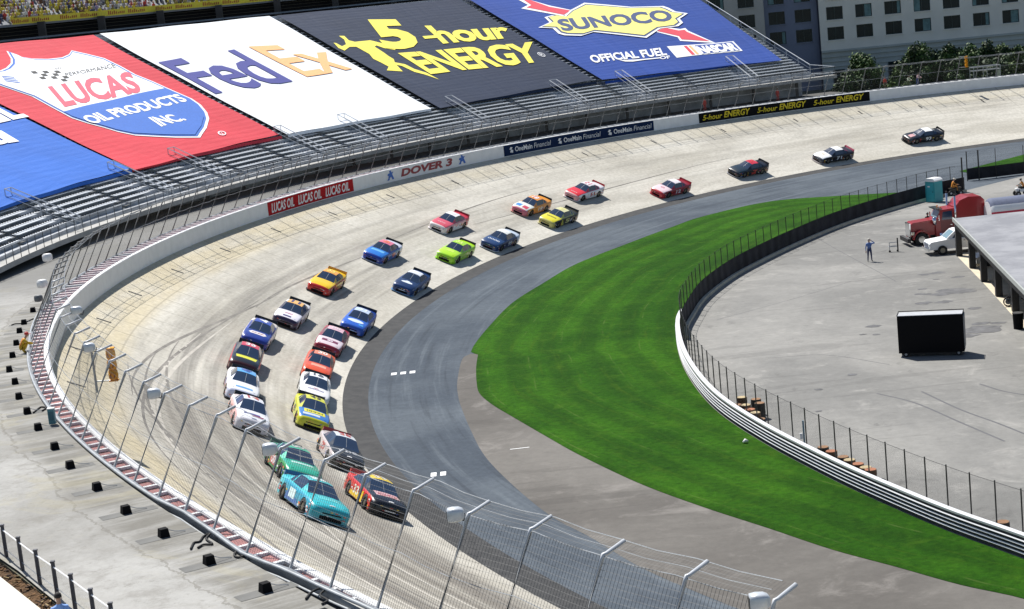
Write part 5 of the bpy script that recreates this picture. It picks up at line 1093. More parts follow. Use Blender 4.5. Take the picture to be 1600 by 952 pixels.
# hand cart
p = G(1397, 394); e = empty('hand_cart', (p[0], p[1], -.146), 0, 'small grey wheeled frame cart with a black upright beside the red truck', 'cart')
b = MB(); b.tube([(-.35, 0, .45), (.3, 0, .45)], .03, 5); b.tube([(-.35, 0, .8), (.3, 0, .8)], .03, 5); b.tube([(-.35, 0, .1), (-.35, 0, .82)], .03, 5); b.tube([(-.35, .4, .45), (.3, .4, .45)], .03, 5); b.tube([(-.35, 0, .45), (-.35, .4, .45)], .03, 5); b.build('frame', STEEL, e)
b = MB(); b.tube([(.33, 0, .02), (.33, 0, 1.15)], .06, 6); b.build('upright', DARK, e)
for x in (-.35, .3): b = MB(); b.cyl((x, .0, .09), .09, .05, 10, ax=(0, 1, 0)); b.build('wheel', RUBBER, e)
# portable toilet
p = G(1447, 316.5); e = empty('portable_toilet', (p[0], p[1], -.146), math.radians(36-90), 'teal portable toilet with a white roof beside the infield fence', 'portable toilet')
TE = mat('toilet_teal', (.035, .30, .33), .45, 0, .1, 1); TE2 = mat('toilet_teal_door', (.045, .36, .40), .45)
b = MB(); b.box((.575, .575, 1.03), (1.15, 1.15, 2.0)); b.build('cabin', TE, e)
b = MB(); b.box((.575, -.012, 1.0), (.86, .02, 1.75)); d_ = b.build('door', TE2, e); b = MB(); b.box((.92, -.03, 1.05), (.05, .03, .12)); b.build('handle', DARK, d_); b = MB(); b.box((.45, -.028, 1.55), (.26, .008, .12)); b.build('sign_plate', WHITE, d_)
b = MB(); b.box((-.012, .575, 1.65), (.02, .7, .16)); b.build('vent', WHITE, e)
b = MB(); q = [(-.04, 2.03), (-.04, 2.16), (.18, 2.34), (.97, 2.34), (1.19, 2.16), (1.19, 2.03)]; b.sweep([[(x, y, z) for x, z in q] for y in (-.04, 1.19)], 0, True); b.build('roof', WHITE, e)
# blue tarpaulin bundle beside it
p = G(1466, 312); e = empty('covered_cart', (p[0], p[1], -.146), 0, 'small cart under a bright blue cover between the teal toilet and the fence', 'cart')
b = MB(); rows = [[(r*1.0*math.cos(a), r*.8*math.sin(a)+.3, z+.06*math.sin(3*a)) for a in np.linspace(0, 2*math.pi, 15)[:-1]] for z, r in ((.12, .46), (.4, .48), (.75, .44), (.95, .32), (1.03, .12))]
b.sweep(rows, 0, True); b.build('cover', mat('cover_blue', (.03, .16, .62), .5), e, True); b = MB(); b.cyl((.02, .3, 1.06), .16, .14, 10); b.build('top_bag', mat('bag_violet', (.12, .10, .35), .6), e)
for x in (-.3, .3): b = MB(); b.cyl((x, .1, .12), .12, .06, 10, ax=(0, 1, 0)); b.build('wheel', RUBBER, e)
# quad bikes with riders
def quad(p, yaw, lab, col):
    e = empty('quad_bike', p, yaw, lab, 'quad bike')
    b = MB(); b.box((0, 0, .55), (1.1, .42, .26)); b.box((.42, 0, .72), (.4, .5, .10)); b.box((-.42, 0, .70), (.45, .5, .08)); b.build('bodywork', col, e)
    b = MB(); b.box((-.12, 0, .76), (.55, .26, .12)); b.build('seat', DARK, e); b = MB(); b.tube([(.35, -.32, .98), (.3, 0, .9), (.35, .32, .98)], .02, 5); b.tube([(.3, 0, .9), (.42, 0, .6)], .025, 5); b.build('handlebar', DARK, e)
    for x in (.48, -.48):
        for y in (.42, -.42): b = MB(); b.cyl((x, y, .26), .26, .22, 14, ax=(0, 1, 0)); w_ = b.build('wheel', RUBBER, e); b = MB(); b.cyl((x, y*1.28, .26), .10, .02, 10, ax=(0, 1, 0)); b.build('hub', STEEL, w_)
    return e
p = G(1492, 305); quad((p[0], p[1], -.146), 0, 'dark quad bike under the orange-clad rider by the gate post', mat('quad_dark', (.05, .04, .03), .5)); person((p[0]-.25, p[1], .20), -math.pi/2, 'rider in orange overalls and pale helmet leaning on the dark quad bike', OR, OR, pose='sit', cap=('helmet_pale', (.7, .62, .5), .4))
p = G(1597, 306); quad((p[0], p[1], -.146), math.pi, 'white quad bike at the right edge of the infield', WHITE); person((p[0]+.2, p[1], .20), math.pi/2, 'rider in orange vest on the white quad bike at the right edge', OR, ('trousers_black', (.02, .02, .02), .7), pose='sit', cap=('helmet_black', (.01, .01, .01), .3))
# oil drums
DR = mat('drum_rust', (.16, .075, .03), .7, .1, .35, 3); DK2 = mat('drum_dark', (.035, .028, .024), .7, 0, .3, 3); LT = [mat('lid_brown', (.24, .12, .05), .7, 0, .3, 4), mat('lid_tan', (.42, .33, .18), .7, 0, .3, 4), mat('lid_rust', (.34, .12, .05), .7, 0, .3, 4)]
dl_L = inward(FL, 1.15); dl_D = np.concatenate([[0], np.cumsum(np.linalg.norm(np.diff(dl_L, axis=0), axis=1))])
dl = [(1159, 621, 1, .85, 'rearmost on the left of the upper drum cluster'), (1152, 633, 0, .85, 'front left of the upper drum cluster'), (1165, 633, 1, .85, 'tan-lidded in the middle of the upper drum cluster'), (1172, 640, 2, .85, 'rust-lidded in the middle of the upper drum cluster'), (1181, 624, 0, .85, 'rearmost on the right of the upper drum cluster'), (1187, 630, 0, .85, 'right side of the upper drum cluster, second row'), (1180, 645, 1, .85, 'tan-lidded at the front right of the upper drum cluster'), (1188, 655, 0, .5, 'lowest at the right end of the upper drum cluster'),
      (1300, 719, 2, .85, 'rust-lidded at the left end of the lower drum row'), (1318, 724, 0, .85, 'second from left in the lower drum row'), (1328, 730, 1, .85, 'tan-lidded third in the lower drum row'), (1341, 733, 2, .85, 'fourth in the lower drum row'), (1353, 738, 1, .85, 'tan-lidded fifth in the lower drum row'), (1361, 747, 2, .85, 'at the right end of the lower drum row'), (1567, 824, 0, .85, 'alone behind the guard rail at the lower right'), (1287, 713, 0, .8, 'dark one starting the lower drum row')]
for (u, v, k, h_, w_) in dl:
    p = G(u, v, h_-.15)
    if u > 1260:
        q_ = solve(lambda x: np.array([*at(dl_L, dl_D, x[0]), x[1]]), (50, .8), (u, v)); p = np.array([*at(dl_L, dl_D, q_[0]), 0]); h_ = float(np.clip(q_[1]+.146, .7, 1.5))
    e = empty('oil_drum', (p[0], p[1], -.146), 0, 'rusty oil drum, '+w_, 'drum', 'rusty drums behind the guard rail')
    b = MB(); b.tube([(0, 0, 0), (0, 0, h_*.33), (0, 0, h_*.34), (0, 0, h_*.66), (0, 0, h_*.67), (0, 0, h_)], [.28, .28, .295, .28, .295, .285], 16); b.build('barrel', DK2 if k == 0 else DR, e); b = MB(); b.cyl((0, 0, h_+.008), .265, .02, 16); b.build('lid', LT[k], e)
p = G(1377, 753, .3); b = MB(); b.tube([(p[0]+.25*math.cos(a), p[1], .15+.25*math.sin(a)) for a in np.linspace(0, 2*math.pi, 15)], .08, 6); tag(b.build('tyre', RUBBER, None, True), 'loose black tyre at the right end of the lower drum row', 'tyre')
p = G(1165, 694); b = MB(); b.tube([(p[0]-.13, p[1], -.05), (p[0], p[1], .04), (p[0]+.14, p[1]+.03, -.03)], [.05, .11, .05], 7); tag(b.build('plastic_bag', WHITE, None, True), 'small white bag lying on the lawn beside the guard rail', 'bag')
p = G(1254, 702); e = empty('marker_post', (p[0]+.2, p[1]+.5, -.146), 0, 'thin blue-grey post with a small white box behind the guard rail', 'post'); b = MB(); b.tube([(0, 0, 0), (0, 0, 1.35)], .05, 6); b.build('pole', mat('post_teal', (.12, .22, .28), .5), e); b = MB(); b.box((-.14, 0, .55), (.14, .1, .3)); b.build('box', WHITE, e)
p = G(1437, 290+15)
# red semi truck, nose to the left
RT_ = mat('truck_red', (.30, .010, .015), .3, 0, .08, 1, coat=.3); CH = mat('chrome', (.75, .77, .8), .12, 1., .03)
p = G(1419, 386.5); e = empty('semi_truck', (p[0], p[1], -.146), math.radians(2), 'dark red long-nose truck with sleeper cab and chrome stacks, parked beside the pit building', 'truck')
# local +x = towards the rear, y = away from the camera
def prism(b, pts, y0, y1, m=0): n = len(pts); b.add([(x, y0, z) for x, z in pts]+[(x, y1, z) for x, z in pts], [tuple(range(n)), tuple(range(n, 2*n))[::-1]]+[(i, i+n, (i+1) % n+n, (i+1) % n) for i in range(n)], m)
b = MB(); prism(b, [(.45, .75), (.45, 1.75), (.62, 1.90), (2.5, 2.02), (2.5, .75)], .45, 1.95); b.build('hood', RT_, e)
for y0, y1 in ((.0, .47), (1.93, 2.4)):
    b = MB(); arc = [(1.22+.72*math.cos(a), .55+.72*math.sin(a)) for a in np.linspace(math.pi, 0, 13)]; arc2 = [(1.22+.62*math.cos(a), .55+.62*math.sin(a)) for a in np.linspace(0, math.pi, 13)]
    for i in range(12): prism(b, [arc[i], arc[i+1], arc2[11-i], arc2[12-i]], y0, y1)
    b.build('fender', RT_, e)
b = MB(); prism(b, [(2.5, .6), (2.5, 2.02), (2.62, 2.1), (2.95, 2.78), (4.15, 2.85), (4.15, .6)], .2, 2.2); b.build('cab', RT_, e)
b = MB(); prism(b, [(4.17, .75), (4.17, 2.95), (4.6, 3.45), (5.3, 3.68), (6.35, 3.62), (6.65, 3.3), (6.75, .75)], .12, 2.28); b.build('sleeper', RT_, e)
b = MB(); b.add([(2.60, .32, 2.13), (2.60, 2.08, 2.13), (2.925, 2.02, 2.74), (2.925, .38, 2.74)], [(0, 3, 2, 1)]); b.build('windshield', mat('light_glass', (.20, .30, .36), .1, 0, .05), e)
b = MB(); b.box((2.8, 1.2, 2.88), (.6, 1.9, .06)); b.build('sun_visor', CH, e)
b = MB(); prism(b, [(3.0, 1.95), (3.12, 2.62), (3.9, 2.66), (3.9, 1.95)], .185, .195); b.build('side_window', GLASS, e); b = MB(); prism(b, [(2.9, .8), (2.9, 1.93), (3.95, 1.93), (3.95, .8)], .188, .196); d_ = b.build('door', mat('truck_red_dark', (.14, .006, .01), .35, coat=.3), e); b = MB(); b.box((3.8, .175, 1.5), (.14, .03, .04)); b.build('handle', CH, d_)
b = MB(); b.box((.40, 1.2, 1.28), (.10, 1.35, 1.15)); b.build('grille', CH, e); b = MB(); b.box((.13, 1.2, .50), (.28, 2.45, .34)); b.build('bumper', DARK, e)
for y in (.28, 2.12): b = MB(); b.box((.52, y, 1.05), (.22, .3, .24)); b.build('headlight', CH, e)
for y in (.02, 2.38):
    b = MB(); b.tube([(4.13, y, .8), (4.13, y, 3.85)], .085, 10); b.build('exhaust_stack', CH, e, True); b = MB(); b.tube([(4.13, y, 3.86), (4.13, y, 4.02)], .09, 8); b.build('stack_cap', DARK, e)
b = MB(); b.cyl((2.35, .05, 1.95), .17, .62, 14); b.build('air_cleaner', CH, e, True); b = MB(); b.cyl((3.5, .25, .62), .33, 1.5, 14, ax=(1, 0, 0)); b.build('fuel_tank', CH, e, True)
b = MB(); b.box((5.5, 1.2, .72), (8.2, .9, .2)); b.build('chassis', DARK, e)
for x in (1.22, 7.4, 8.7):
    for y in (.2, 2.2): b = MB(); b.cyl((x, y, .52), .52, .32, 20, ax=(0, 1, 0)); w_ = b.build('wheel', RUBBER, e); b = MB(); b.cyl((x, y+(-.165 if y < 1 else .165), .52), .28, .03, 14, ax=(0, 1, 0)); b.build('rim', CH, w_)
for y in (.15, 2.25): b = MB(); b.tube([(2.75, y, 2.0), (2.7, y-.2 if y < 1 else y+.2, 2.05)], .02, 4); b.box((2.68, y-.28 if y < 1 else y+.28, 2.2), (.06, .16, .42)); b.build('mirror', CH, e)
for y in (.7, 1.7): b = MB(); b.box((3.1, y, 2.97), (.12, .12, .08)); b.build('roof_lamp', mat('lamp_amber', (.6, .2, .02), .3), e)
# pickup
p = G(1454, 400.5); e = empty('pickup', (p[0], p[1], -.146), 0, 'white pickup truck with its nose sticking out from under the pit building roof', 'pickup')
b = MB(); prism(b, [(.0, .45), (.0, .95), (.12, 1.08), (1.35, 1.20), (1.38, 1.22), (3.3, 1.22), (5.4, 1.2), (5.4, .45)], 0, 1.95); b.build('body', WHITE, e)
b = MB(); prism(b, [(1.35, 1.22), (2.05, 1.80), (2.3, 1.86), (3.1, 1.86), (3.3, 1.22)], .12, 1.83); b.build('cab', WHITE, e)
b = MB(); b.add([(1.40, .22, 1.275), (1.40, 1.73, 1.275), (2.02, 1.66, 1.79), (2.02, .29, 1.79)], [(0, 3, 2, 1)]); b.build('windshield', mat('light_glass', (.2, .3, .36), .1), e)
b = MB(); prism(b, [(1.85, 1.27), (2.2, 1.74), (3.0, 1.74), (3.08, 1.27)], .105, .115); b.build('side_window', GLASS, e)
b = MB(); b.box((-.03, .975, .78), (.06, 1.3, .28)); b.build('grille', mat('grille_blue_grey', (.12, .15, .22), .3, .5), e); b = MB(); b.box((-.10, .975, .48), (.18, 1.95, .2)); b.build('bumper', CH, e)
for y in (.18, 1.77): b = MB(); b.box((-.02, y, .82), (.08, .26, .22)); b.build('headlight', LENS, e)
for x in (.98, 4.4):
    for y in (.0, 1.95): b = MB(); b.cyl((x, y, .38), .38, .26, 18, ax=(0, 1, 0)); w_ = b.build('wheel', RUBBER, e); b = MB(); b.cyl((x, y+(-.135 if y < 1 else .135), .38), .2, .02, 12, ax=(0, 1, 0)); b.build('rim', mat('rim_tan', (.3, .27, .2), .5), w_)
b = MB(); b.box((2.45, -.005, .85), (.9, .012, .7)); d_ = b.build('door', mat('door_white', (.74, .75, .77), .4), e); b = MB(); b.box((2.78, -.02, 1.05), (.14, .03, .035)); b.build('handle', DARK, d_)
# tanker
p = G(1549, 311.5, 3.45); e = empty('tank_trailer', (p[0]+.05, p[1], -.146), math.radians(3), 'red, white and grey tank trailer end showing above the pit building roof', 'tanker')
def tank(b, a0, a1, r, x0=0, x1=14): b.sweep([[(x, 1.25+rr*math.cos(a), 2.3+rr*math.sin(a)) for a in np.linspace(a0, a1, 9)] for x, rr in ((x0, r*.8), (x0+.12, r*.96), (x0+.3, r), (x1, r))])
for nm_, a0, a1, m in (('tank_top', math.pi*.30, math.pi*.80, mat('tank_grey_blue', (.13, .15, .22), .75, spec=.2)), ('white_stripe', math.pi*.80, math.pi*.95, WHITE), ('red_side', math.pi*.95, math.pi*1.5, mat('tank_red', (.48, .03, .07), .35)), ('far_side', -math.pi*.5, math.pi*.30, WHITE)):
    b = MB(); tank(b, a0, a1, 1.2); b.build(nm_, m, e, True)
b = MB(); b.tube([(0, 1.25, 2.3), (.01, 1.25, 2.3)], [.96, .95], 20); b.build('end_cap', WHITE, e); b = MB(); b.box((7, 1.25, .85), (12, .9, .2)); b.build('chassis', DARK, e)
for x in (9.5, 10.8):
    for y in (.2, 2.3): b = MB(); b.cyl((x, y, .5), .5, .3, 16, ax=(0, 1, 0)); w_ = b.build('wheel', RUBBER, e); b = MB(); b.cyl((x, y-.16 if y < 1 else y+.16, .5), .26, .02, 12, ax=(0, 1, 0)); b.build('rim', CH, w_)
# pit building: flat roof on posts
A_ = G(1490, 341.5, 3.2)[:2]; B_ = G(1600, 453, 3.2)[:2]; dr = (B_-A_)/np.linalg.norm(B_-A_); B2 = A_+dr*44; rx = np.array([1, .02]); C2 = A_+rx*32; D2 = B2+rx*32
e = empty('pit_building', (0, 0, 0), 0, 'open-sided pit building with a wide flat grey roof on dark posts', 'building')
GRF = NG('flat_roof', .85); z_ = GRF.noise(GRF.coord('Object'), .35, 6, .7); GRF.out(GRF.mix(GRF.rng(z_, .35, .65, 0, 1), (.19, .195, .215), (.27, .275, .295)), z_, .2)
b = MB(); R4 = [A_, C2, D2, B2]; b.add([(*q, 3.20) for q in R4]+[(*q, 2.86) for q in R4], [(0, 3, 2, 1), (4, 5, 6, 7)]+[(i, (i+1) % 4, (i+1) % 4+4, i+4) for i in range(4)]); b.build('roof', GRF.m, e)
nrm = np.array([-dr[1], dr[0]]); nrm = nrm if nrm[0] < 0 else -nrm
b = MB(); c = (A_+B2)/2+nrm*.05; b.box((*c, 3.12), (np.linalg.norm(B2-A_)+.2, .10, .30), ax=((*dr, 0), (*nrm, 0), (0, 0, 1))); b.build('roof_edge', mat('edge_grey', (.36, .38, .36), .5), e)
b = MB(); c = (A_+B2)/2-nrm*.25; b.box((*c, 2.62), (np.linalg.norm(B2-A_), .25, .46), ax=((*dr, 0), (*nrm, 0), (0, 0, 1))); b.build('beam', DARK, e)
cols = [G(u, v)[:2] for u, v in ((1499, 400), (1520, 419), (1538, 440), (1561, 463), (1587, 487))]; cols.append(cols[-1]*2-cols[-2]); cols.append(cols[-1]*2-cols[-2])
for c in cols: b = MB(); b.box((*c, 1.36), (.55, .45, 3.02), ax=((*dr, 0), (*nrm, 0), (0, 0, 1))); b.build('column', DARK, e)
b = MB(); c = (A_+B2)/2-nrm*14; b.box((*c, 1.36), (44, .3, 3.0), ax=((*dr, 0), (*nrm, 0), (0, 0, 1))); b.build('rear_wall', mat('wall_dark', (.05, .05, .055), .9), e)
fl = [G(1492, 397)[:2], G(1535, 441)[:2], G(1582, 493)[:2], G(1640, 556)[:2]]
poly('pit_floor', [tuple(q) for q in fl]+[tuple(fl[-1]+np.array([28, 0])), tuple(fl[0]+np.array([28, 0]))], -.138, mat('floor_cream', (.56, .49, .37), .85, 0, .1, 1))
# things under the roof
def bike(p, yaw, lab):
    e = empty('motorcycle', p, yaw, lab, 'motorcycle')
    for x in (-.7, .7): b = MB(); b.tube([(x+.30*math.cos(a), 0, .33+.30*math.sin(a)) for a in np.linspace(0, 2*math.pi, 21)], .05, 6, cap=False); w_ = b.build('wheel', RUBBER, e, True); b = MB(); b.cyl((x, 0, .33), .20, .03, 14, ax=(0, 1, 0)); b.build('rim', CH, w_)
    b = MB(); b.tube([(-.7, 0, .33), (-.2, 0, .45), (.25, 0, .5), (.45, 0, .95)], .05, 6); b.tube([(.7, .06, .33), (.42, .06, 1.0)], .03, 5); b.build('frame', DARK, e)
    b = MB(); b.tube([(-.1, 0, .82), (.12, 0, .88), (.38, 0, .80)], [.08, .16, .07], 8); b.build('fuel_tank', BLACK, e, True); b = MB(); b.box((-.4, 0, .76), (.55, .26, .1)); b.build('seat', DARK, e); b = MB(); b.box((.05, 0, .45), (.4, .3, .3)); b.build('engine', STEEL, e)
    b = MB(); b.tube([(.40, -.36, 1.02), (.46, 0, 1.0), (.40, .36, 1.02)], .02, 5); b.build('handlebar', CH, e)
p = G(1577, 480); bike((p[0]+.7, p[1]+.2, -.138), math.pi, 'black motorcycle between the two nearest pit building posts')
p = G(1526, 422); e = empty('parked_car', (p[0]+.35, p[1]+1.2, -.138), 0, 'white car nose under the roof between the second and third posts', 'car')
b = MB(); prism(b, [(0, .25), (0, .62), (.15, .74), (1.2, .88), (4.4, .9), (4.4, .25)], 0, 1.75); b.build('body', WHITE, e); b = MB(); prism(b, [(1.1, .88), (1.8, 1.38), (3.2, 1.38), (3.9, .9)], .1, 1.65); b.build('cabin', GLASS, e); b = MB(); b.box((-.02, .87, .5), (.05, 1.0, .16)); b.build('grille', DARK, e)
for y in (.2, 1.55): b = MB(); b.box((0, y, .62), (.06, .3, .14)); b.build('headlight', LENS, e)
for x in (.8, 3.5):
    for y in (.0, 1.75): b = MB(); b.cyl((x, y, .32), .32, .2, 16, ax=(0, 1, 0)); b.build('wheel', RUBBER, e)
p = G(1509, 403); person((p[0]+.6, p[1]+.3, -.138), 1.5, 'person in brown standing in the shade by the first pit building post', ('shirt_brown', (.30, .20, .13), .8), ('trousers_black', (.02, .02, .02), .7))
p = G(1589, 514); e = empty('litter_bin', (p[0]+.1, p[1], -.146), 0, 'black litter bin at the corner of the cream floor near the right edge', 'bin'); b = MB(); b.tube([(0, 0, 0), (0, 0, 1.0)], [.30, .34], 16); b.build('barrel', BLACK, e); b = MB(); b.tube([(0, 0, 1.0), (0, 0, 1.05)], [.36, .35], 16); b.build('rim', mat('bin_rim', (.05, .05, .05), .5), e)
# long cracks in the infield asphalt
b = MB()
for k_, L in enumerate(([(1370, 615), (1430, 630), (1500, 660), (1570, 690)], [(1440, 612), (1500, 640), (1560, 662), (1610, 682)], [(1530, 600), (1570, 612), (1620, 620)], [(1120, 500), (1230, 470), (1330, 440)], [(1210, 330), (1290, 380), (1400, 440)], [(1200, 560), (1290, 555), (1390, 570)])):
    P_ = np.array(sm([G(*q, -.15) for q in L], 8)); t_ = np.gradient(P_[:, :2], axis=0); t_ /= np.linalg.norm(t_, axis=1)[:, None]; nn = np.stack([-t_[:, 1], t_[:, 0]], 1)*(.07 if k_ < 3 else .03)
    b.sweep([[(*(P_[i, :2]-nn[i]), -.1440+.0003*k_), (*(P_[i, :2]+nn[i]), -.1440+.0003*k_)] for i in range(len(P_))])
tag(b.build('asphalt_cracks', mat('crack_fill', (.10, .10, .105), .9)), kind='structure')
# stains on the infield
STN = mat('oil_stain', (.10, .10, .105), .8, 0, .4, 2); b = MB(); rs = random.Random(9)
zk = 0
for (u, v, L) in ((1445, 429, 1.0), (1465, 426.5, 1.2), (1498, 433, 1.0), (1440, 452, .8), (1436, 460, .8), (1448, 460, .7), (1470, 460, 1.5), (1490, 455, 3.0), (1510, 456, 1.2), (1462, 437, .5), (1443, 474, 1.3), (1475, 472, 1.2), (1522, 482, 1.0), (1533, 506, 1.2), (1560, 505, 1.0), (1512, 525, 1.4), (1365, 510, 1.0), (1348, 523, .5), (1369, 523, .5), (1535, 515, 3.0), (1331, 586, .6), (1280, 609, .5), (1279, 643, .4)):
    p = G(u, v); n = 14; pts = [(p[0]+L*.5*math.cos(a)*(1+rs.uniform(-.3, .3)), p[1]+L*.5*.75*math.sin(a)*(1+rs.uniform(-.3, .3))) for a in np.linspace(0, 2*math.pi, n+1)[:-1]]; zk += 1; b.add([(x, y, -.1415+.0004*zk) for x, y in pts], [tuple(range(n))])
tag(b.build('oil_stains', STN), kind='structure')

# ------------------------------------------------------------------ hotel behind the far bend
hz0 = 3.0; ang = math.radians(-4); hx_, hy_ = math.cos(ang), math.sin(ang)
HC = np.array([53.6, 290.0])
ho = empty('hotel', (HC[0], HC[1], hz0), ang, 'large shaded hotel of pale and slate-coloured blocks with rows of dark windows', 'building')
WB = mat('hotel_stone', (.80, .76, .68), .9, 0, .08, .3); WBR = mat('hotel_slate', (.21, .23, .31), .9, 0, .1, .3); WBL = mat('hotel_base', (.48, .50, .47), .9, 0, .1, .3)
HG = mat('hotel_glass', (.008, .020, .024), .25, 0, .3, .6, spec=.25); HF = mat('window_frame', (.05, .07, .065), .5); CU = mat('curtain', (.16, .26, .26), .9, 0, .3, 2)
hr = random.Random(6)
def facade(x0, x1, y, cols, wz0, rows, pitch, ww, wh, zlo, zhi, wm, nm='wall'):
    """wall with real openings; cols = left x of each window"""
    b = MB(); th = .35; zs_ = [zlo]
    rws = [wz0+pitch*k for k in range(rows)]
    edges = sorted([x0, x1]+[c for c in cols]+[c+ww for c in cols])
    for i in range(0, len(edges)-1, 2): b.box(((edges[i]+edges[i+1])/2, y+th/2, (zlo+zhi)/2), (edges[i+1]-edges[i], th, zhi-zlo))
    for c in cols:
        z = zlo
        for r in rws: b.box((c+ww/2, y+th/2, (z+r)/2), (ww, th-.004, r-z)); z = r+wh
        b.box((c+ww/2, y+th/2, (z+zhi)/2), (ww, th-.004, zhi-z))
    b.build(nm, wm, ho)
    for c in cols:
        for r in rws:
            f = MB(); 
            for dx, dz_, sx, sz in ((.04, wh/2, .08, wh), (ww-.04, wh/2, .08, wh), (ww*.5, wh/2, .06, wh), (ww/2, .04, ww, .08), (ww/2, wh-.04, ww, .08)): f.box((c+dx, y+.20, r+dz_), (sx, .08, sz))
            f.box((c+ww/2, y-.05, r-.08), (ww+.3, .14, .12), 1)
            fo_ = f.build('window', [HF, wm], ho); g_ = MB(); g_.box((c+ww/2, y+.235, r+wh/2), (ww-.1, .02, wh-.1)); g_.build('pane', HG, fo_)
            if hr.random() < .55:
                q = MB(); wd__ = ww*hr.uniform(.15, .45); xx = c+(.12 if hr.random() < .5 else ww-.12-wd__); q.sweep([[(xx+wd__*t, y+.222-.004*(k % 2), r+.1), (xx+wd__*t, y+.222-.004*(k % 2), r+wh-.1)] for k, t in enumerate(np.linspace(0, 1, 7))]); q.build('curtain', CU, fo_)
W0 = 10.85-hz0
facade(0, 62, 0, [1.15+4.62*k for k in range(13)], W0, 5, 3.22, 2.62, 2.05, 8.95-hz0+.3, 40, WB)
b = MB(); b.box((31, .1, (8.95-hz0)/2), (62, .5, 8.95-hz0)); b.build('base_wall', WBL, ho)
b = MB()
for z, dd_, h_ in ((8.95-hz0+.15, .30, .30), (8.2-hz0, .18, .12), (7.4-hz0, .16, .06), (6.6-hz0, .14, .06), (5.2-hz0, .14, .06)): b.box((31, -.15-dd_/2, z), (62, dd_, h_))
b.build('cornice', WBL, ho)
for x_, z_, w_, h_ in ((10.4, 3.6-hz0+.6, 3.2, 2.4), (1.6, 2.2-hz0+.9, 1.9, 3.0), (22, 3.6-hz0+.6, 3, 2.4)): f = MB(); f.box((x_+w_/2, -.20, z_+h_/2), (w_, .06, h_)); fo_ = f.build('ground_window', HF, ho); g_ = MB(); g_.box((x_+w_/2, -.245, z_+h_/2), (w_-.3, .02, h_-.3)); g_.build('pane', HG, fo_)
facade(-8.6, -.1, 1.6, [-7.9, -3.7], W0, 5, 3.22, 2.6, 2.05, 0, 40, WBR, 'slate_wall')
facade(-42, -8.7, .2, [-37.5, -33., -28.2, -22.8, -17.6, -12.8], W0, 5, 3.22, 2.6, 2.05, 0, 40, mat('hotel_beige', (.47, .45, .42), .9, 0, .08, .3), 'beige_wall')
b = MB(); b.box((10, 12, 20), (104, 20, 40)); b.build('rear_mass', WBR, ho); b = MB(); b.box((10, 10, 40.3), (106, 26, .6)); b.build('roof', WBL, ho)

# ------------------------------------------------------------------ trees beyond the far wall
LF = [mat('leaf_%d' % i, c, .7, 0, .2, 3) for i, c in enumerate(((.020, .055, .010), (.036, .085, .012), (.075, .13, .022), (.011, .030, .008)))]; BK = mat('bark', (.06, .045, .03), .9)
def tree(u, top, D, wpx, lab, dens=1., dark=0, conic=0., gz=3.4, nm='tree'):
    wpx *= 1.3; conic *= .6
    k = F_PX/math.hypot(D, CAM_H); x = G(u, 300, 0); dv = fw + (u-800)/F_PX*RT - (top-476)/F_PX*UP; P = EYE+dv*(D/dv[1]); hgt = P[2]-gz; R_ = wpx/k/2
    e = empty(nm, (P[0], P[1], gz), 0, lab, 'tree', 'trees in front of the hotel'); rn = random.Random(int(u*7+top))
    b = MB(); b.tube([(0, 0, -.3), (.05, 0, hgt*.3), (-.05, .05, hgt*.7)], [.16, .12, .05], 7)
    for a in range(5): an = rn.uniform(0, 6.28); b.tube([(0, 0, hgt*(.25+.08*a)), (R_*.6*math.cos(an), R_*.6*math.sin(an), hgt*(.42+.09*a))], [.06, .025], 5)
    b.build('trunk', BK, e)
    b = MB(); N = int(6500*dens); cl = []
    for i in range(44):
        h = rn.uniform(.06, .93); prof_ = math.sin(math.pi*min(1, max(.08, (h-.0)/1.0))**.75)*(1-conic*h); an = rn.uniform(0, 6.28); rr_ = R_*1.1*prof_*rn.uniform(.3, .95); cl.append((rr_*math.cos(an), rr_*math.sin(an), h*hgt, rn.uniform(.36, .66)*R_*.72, rn.choice([0, 1, 1, 2, 3]) if not dark else rn.choice([0, 3, 3, 0, 1])))
    for i in range(N):
        cx, cy, cz, r, m = rn.choice(cl); v = np.array([rn.gauss(0, 1) for _ in range(3)]); v /= np.linalg.norm(v); c = np.array([cx, cy, cz])+v*r*rn.uniform(.5, 1.05)
        if c[2] < .2: c[2] = .2+rn.random()*.3
        a1 = np.array([rn.gauss(0, 1) for _ in range(3)]); a1 /= np.linalg.norm(a1); a2 = np.cross(a1, v+.3*np.array([rn.gauss(0, 1) for _ in range(3)])); a2 /= max(1e-6, np.linalg.norm(a2)); sz = rn.uniform(.13, .30)
        b.add([c-a1*sz, c+a2*sz*.6, c+a1*sz, c-a2*sz*.6], [(0, 1, 2, 3)], m if rn.random() < .8 else rn.choice([0, 1, 2]))
    b.build('crown', LF, e)
tree(1345, 89, 262, 50, 'rounded green tree nearest the end of the grandstand', 1.1)
tree(1325, 118, 258, 40, 'low dark shrub tree at the foot of the rounded tree by the grandstand', .8, 1)
tree(1434, 72, 263, 48, 'tallest bright green bushy tree left of the far amber signal', 1.3)
tree(1458, 82, 268, 42, 'dark tree filling the gap between the bushy tree and the pointed one', .9, 1)
tree(1481, 72, 264, 38, 'dark pointed tree just left of the far amber signal', 1.1, 1, .5)
tree(1518, 72, 262, 40, 'mid green tree just right of the far amber signal', 1.1)
tree(1539, 66, 264, 32, 'dark pointed tree second right of the far amber signal', 1., 1, .5)
tree(1569, 70, 263, 36, 'dark tree left of the trees at the right edge', 1., 1, .4)
tree(1592, 76, 261, 40, 'green bushy tree at the right edge of the picture', 1.1)
tree(1500, 96, 259, 46, 'low dark hedge-like tree behind the far amber signal', 1., 1)
tree(1550, 96, 259, 50, 'low dark hedge-like tree behind the steel platform', 1., 1)
tree(1625, 70, 262, 40, 'dark tree just outside the right edge', .8, 1)
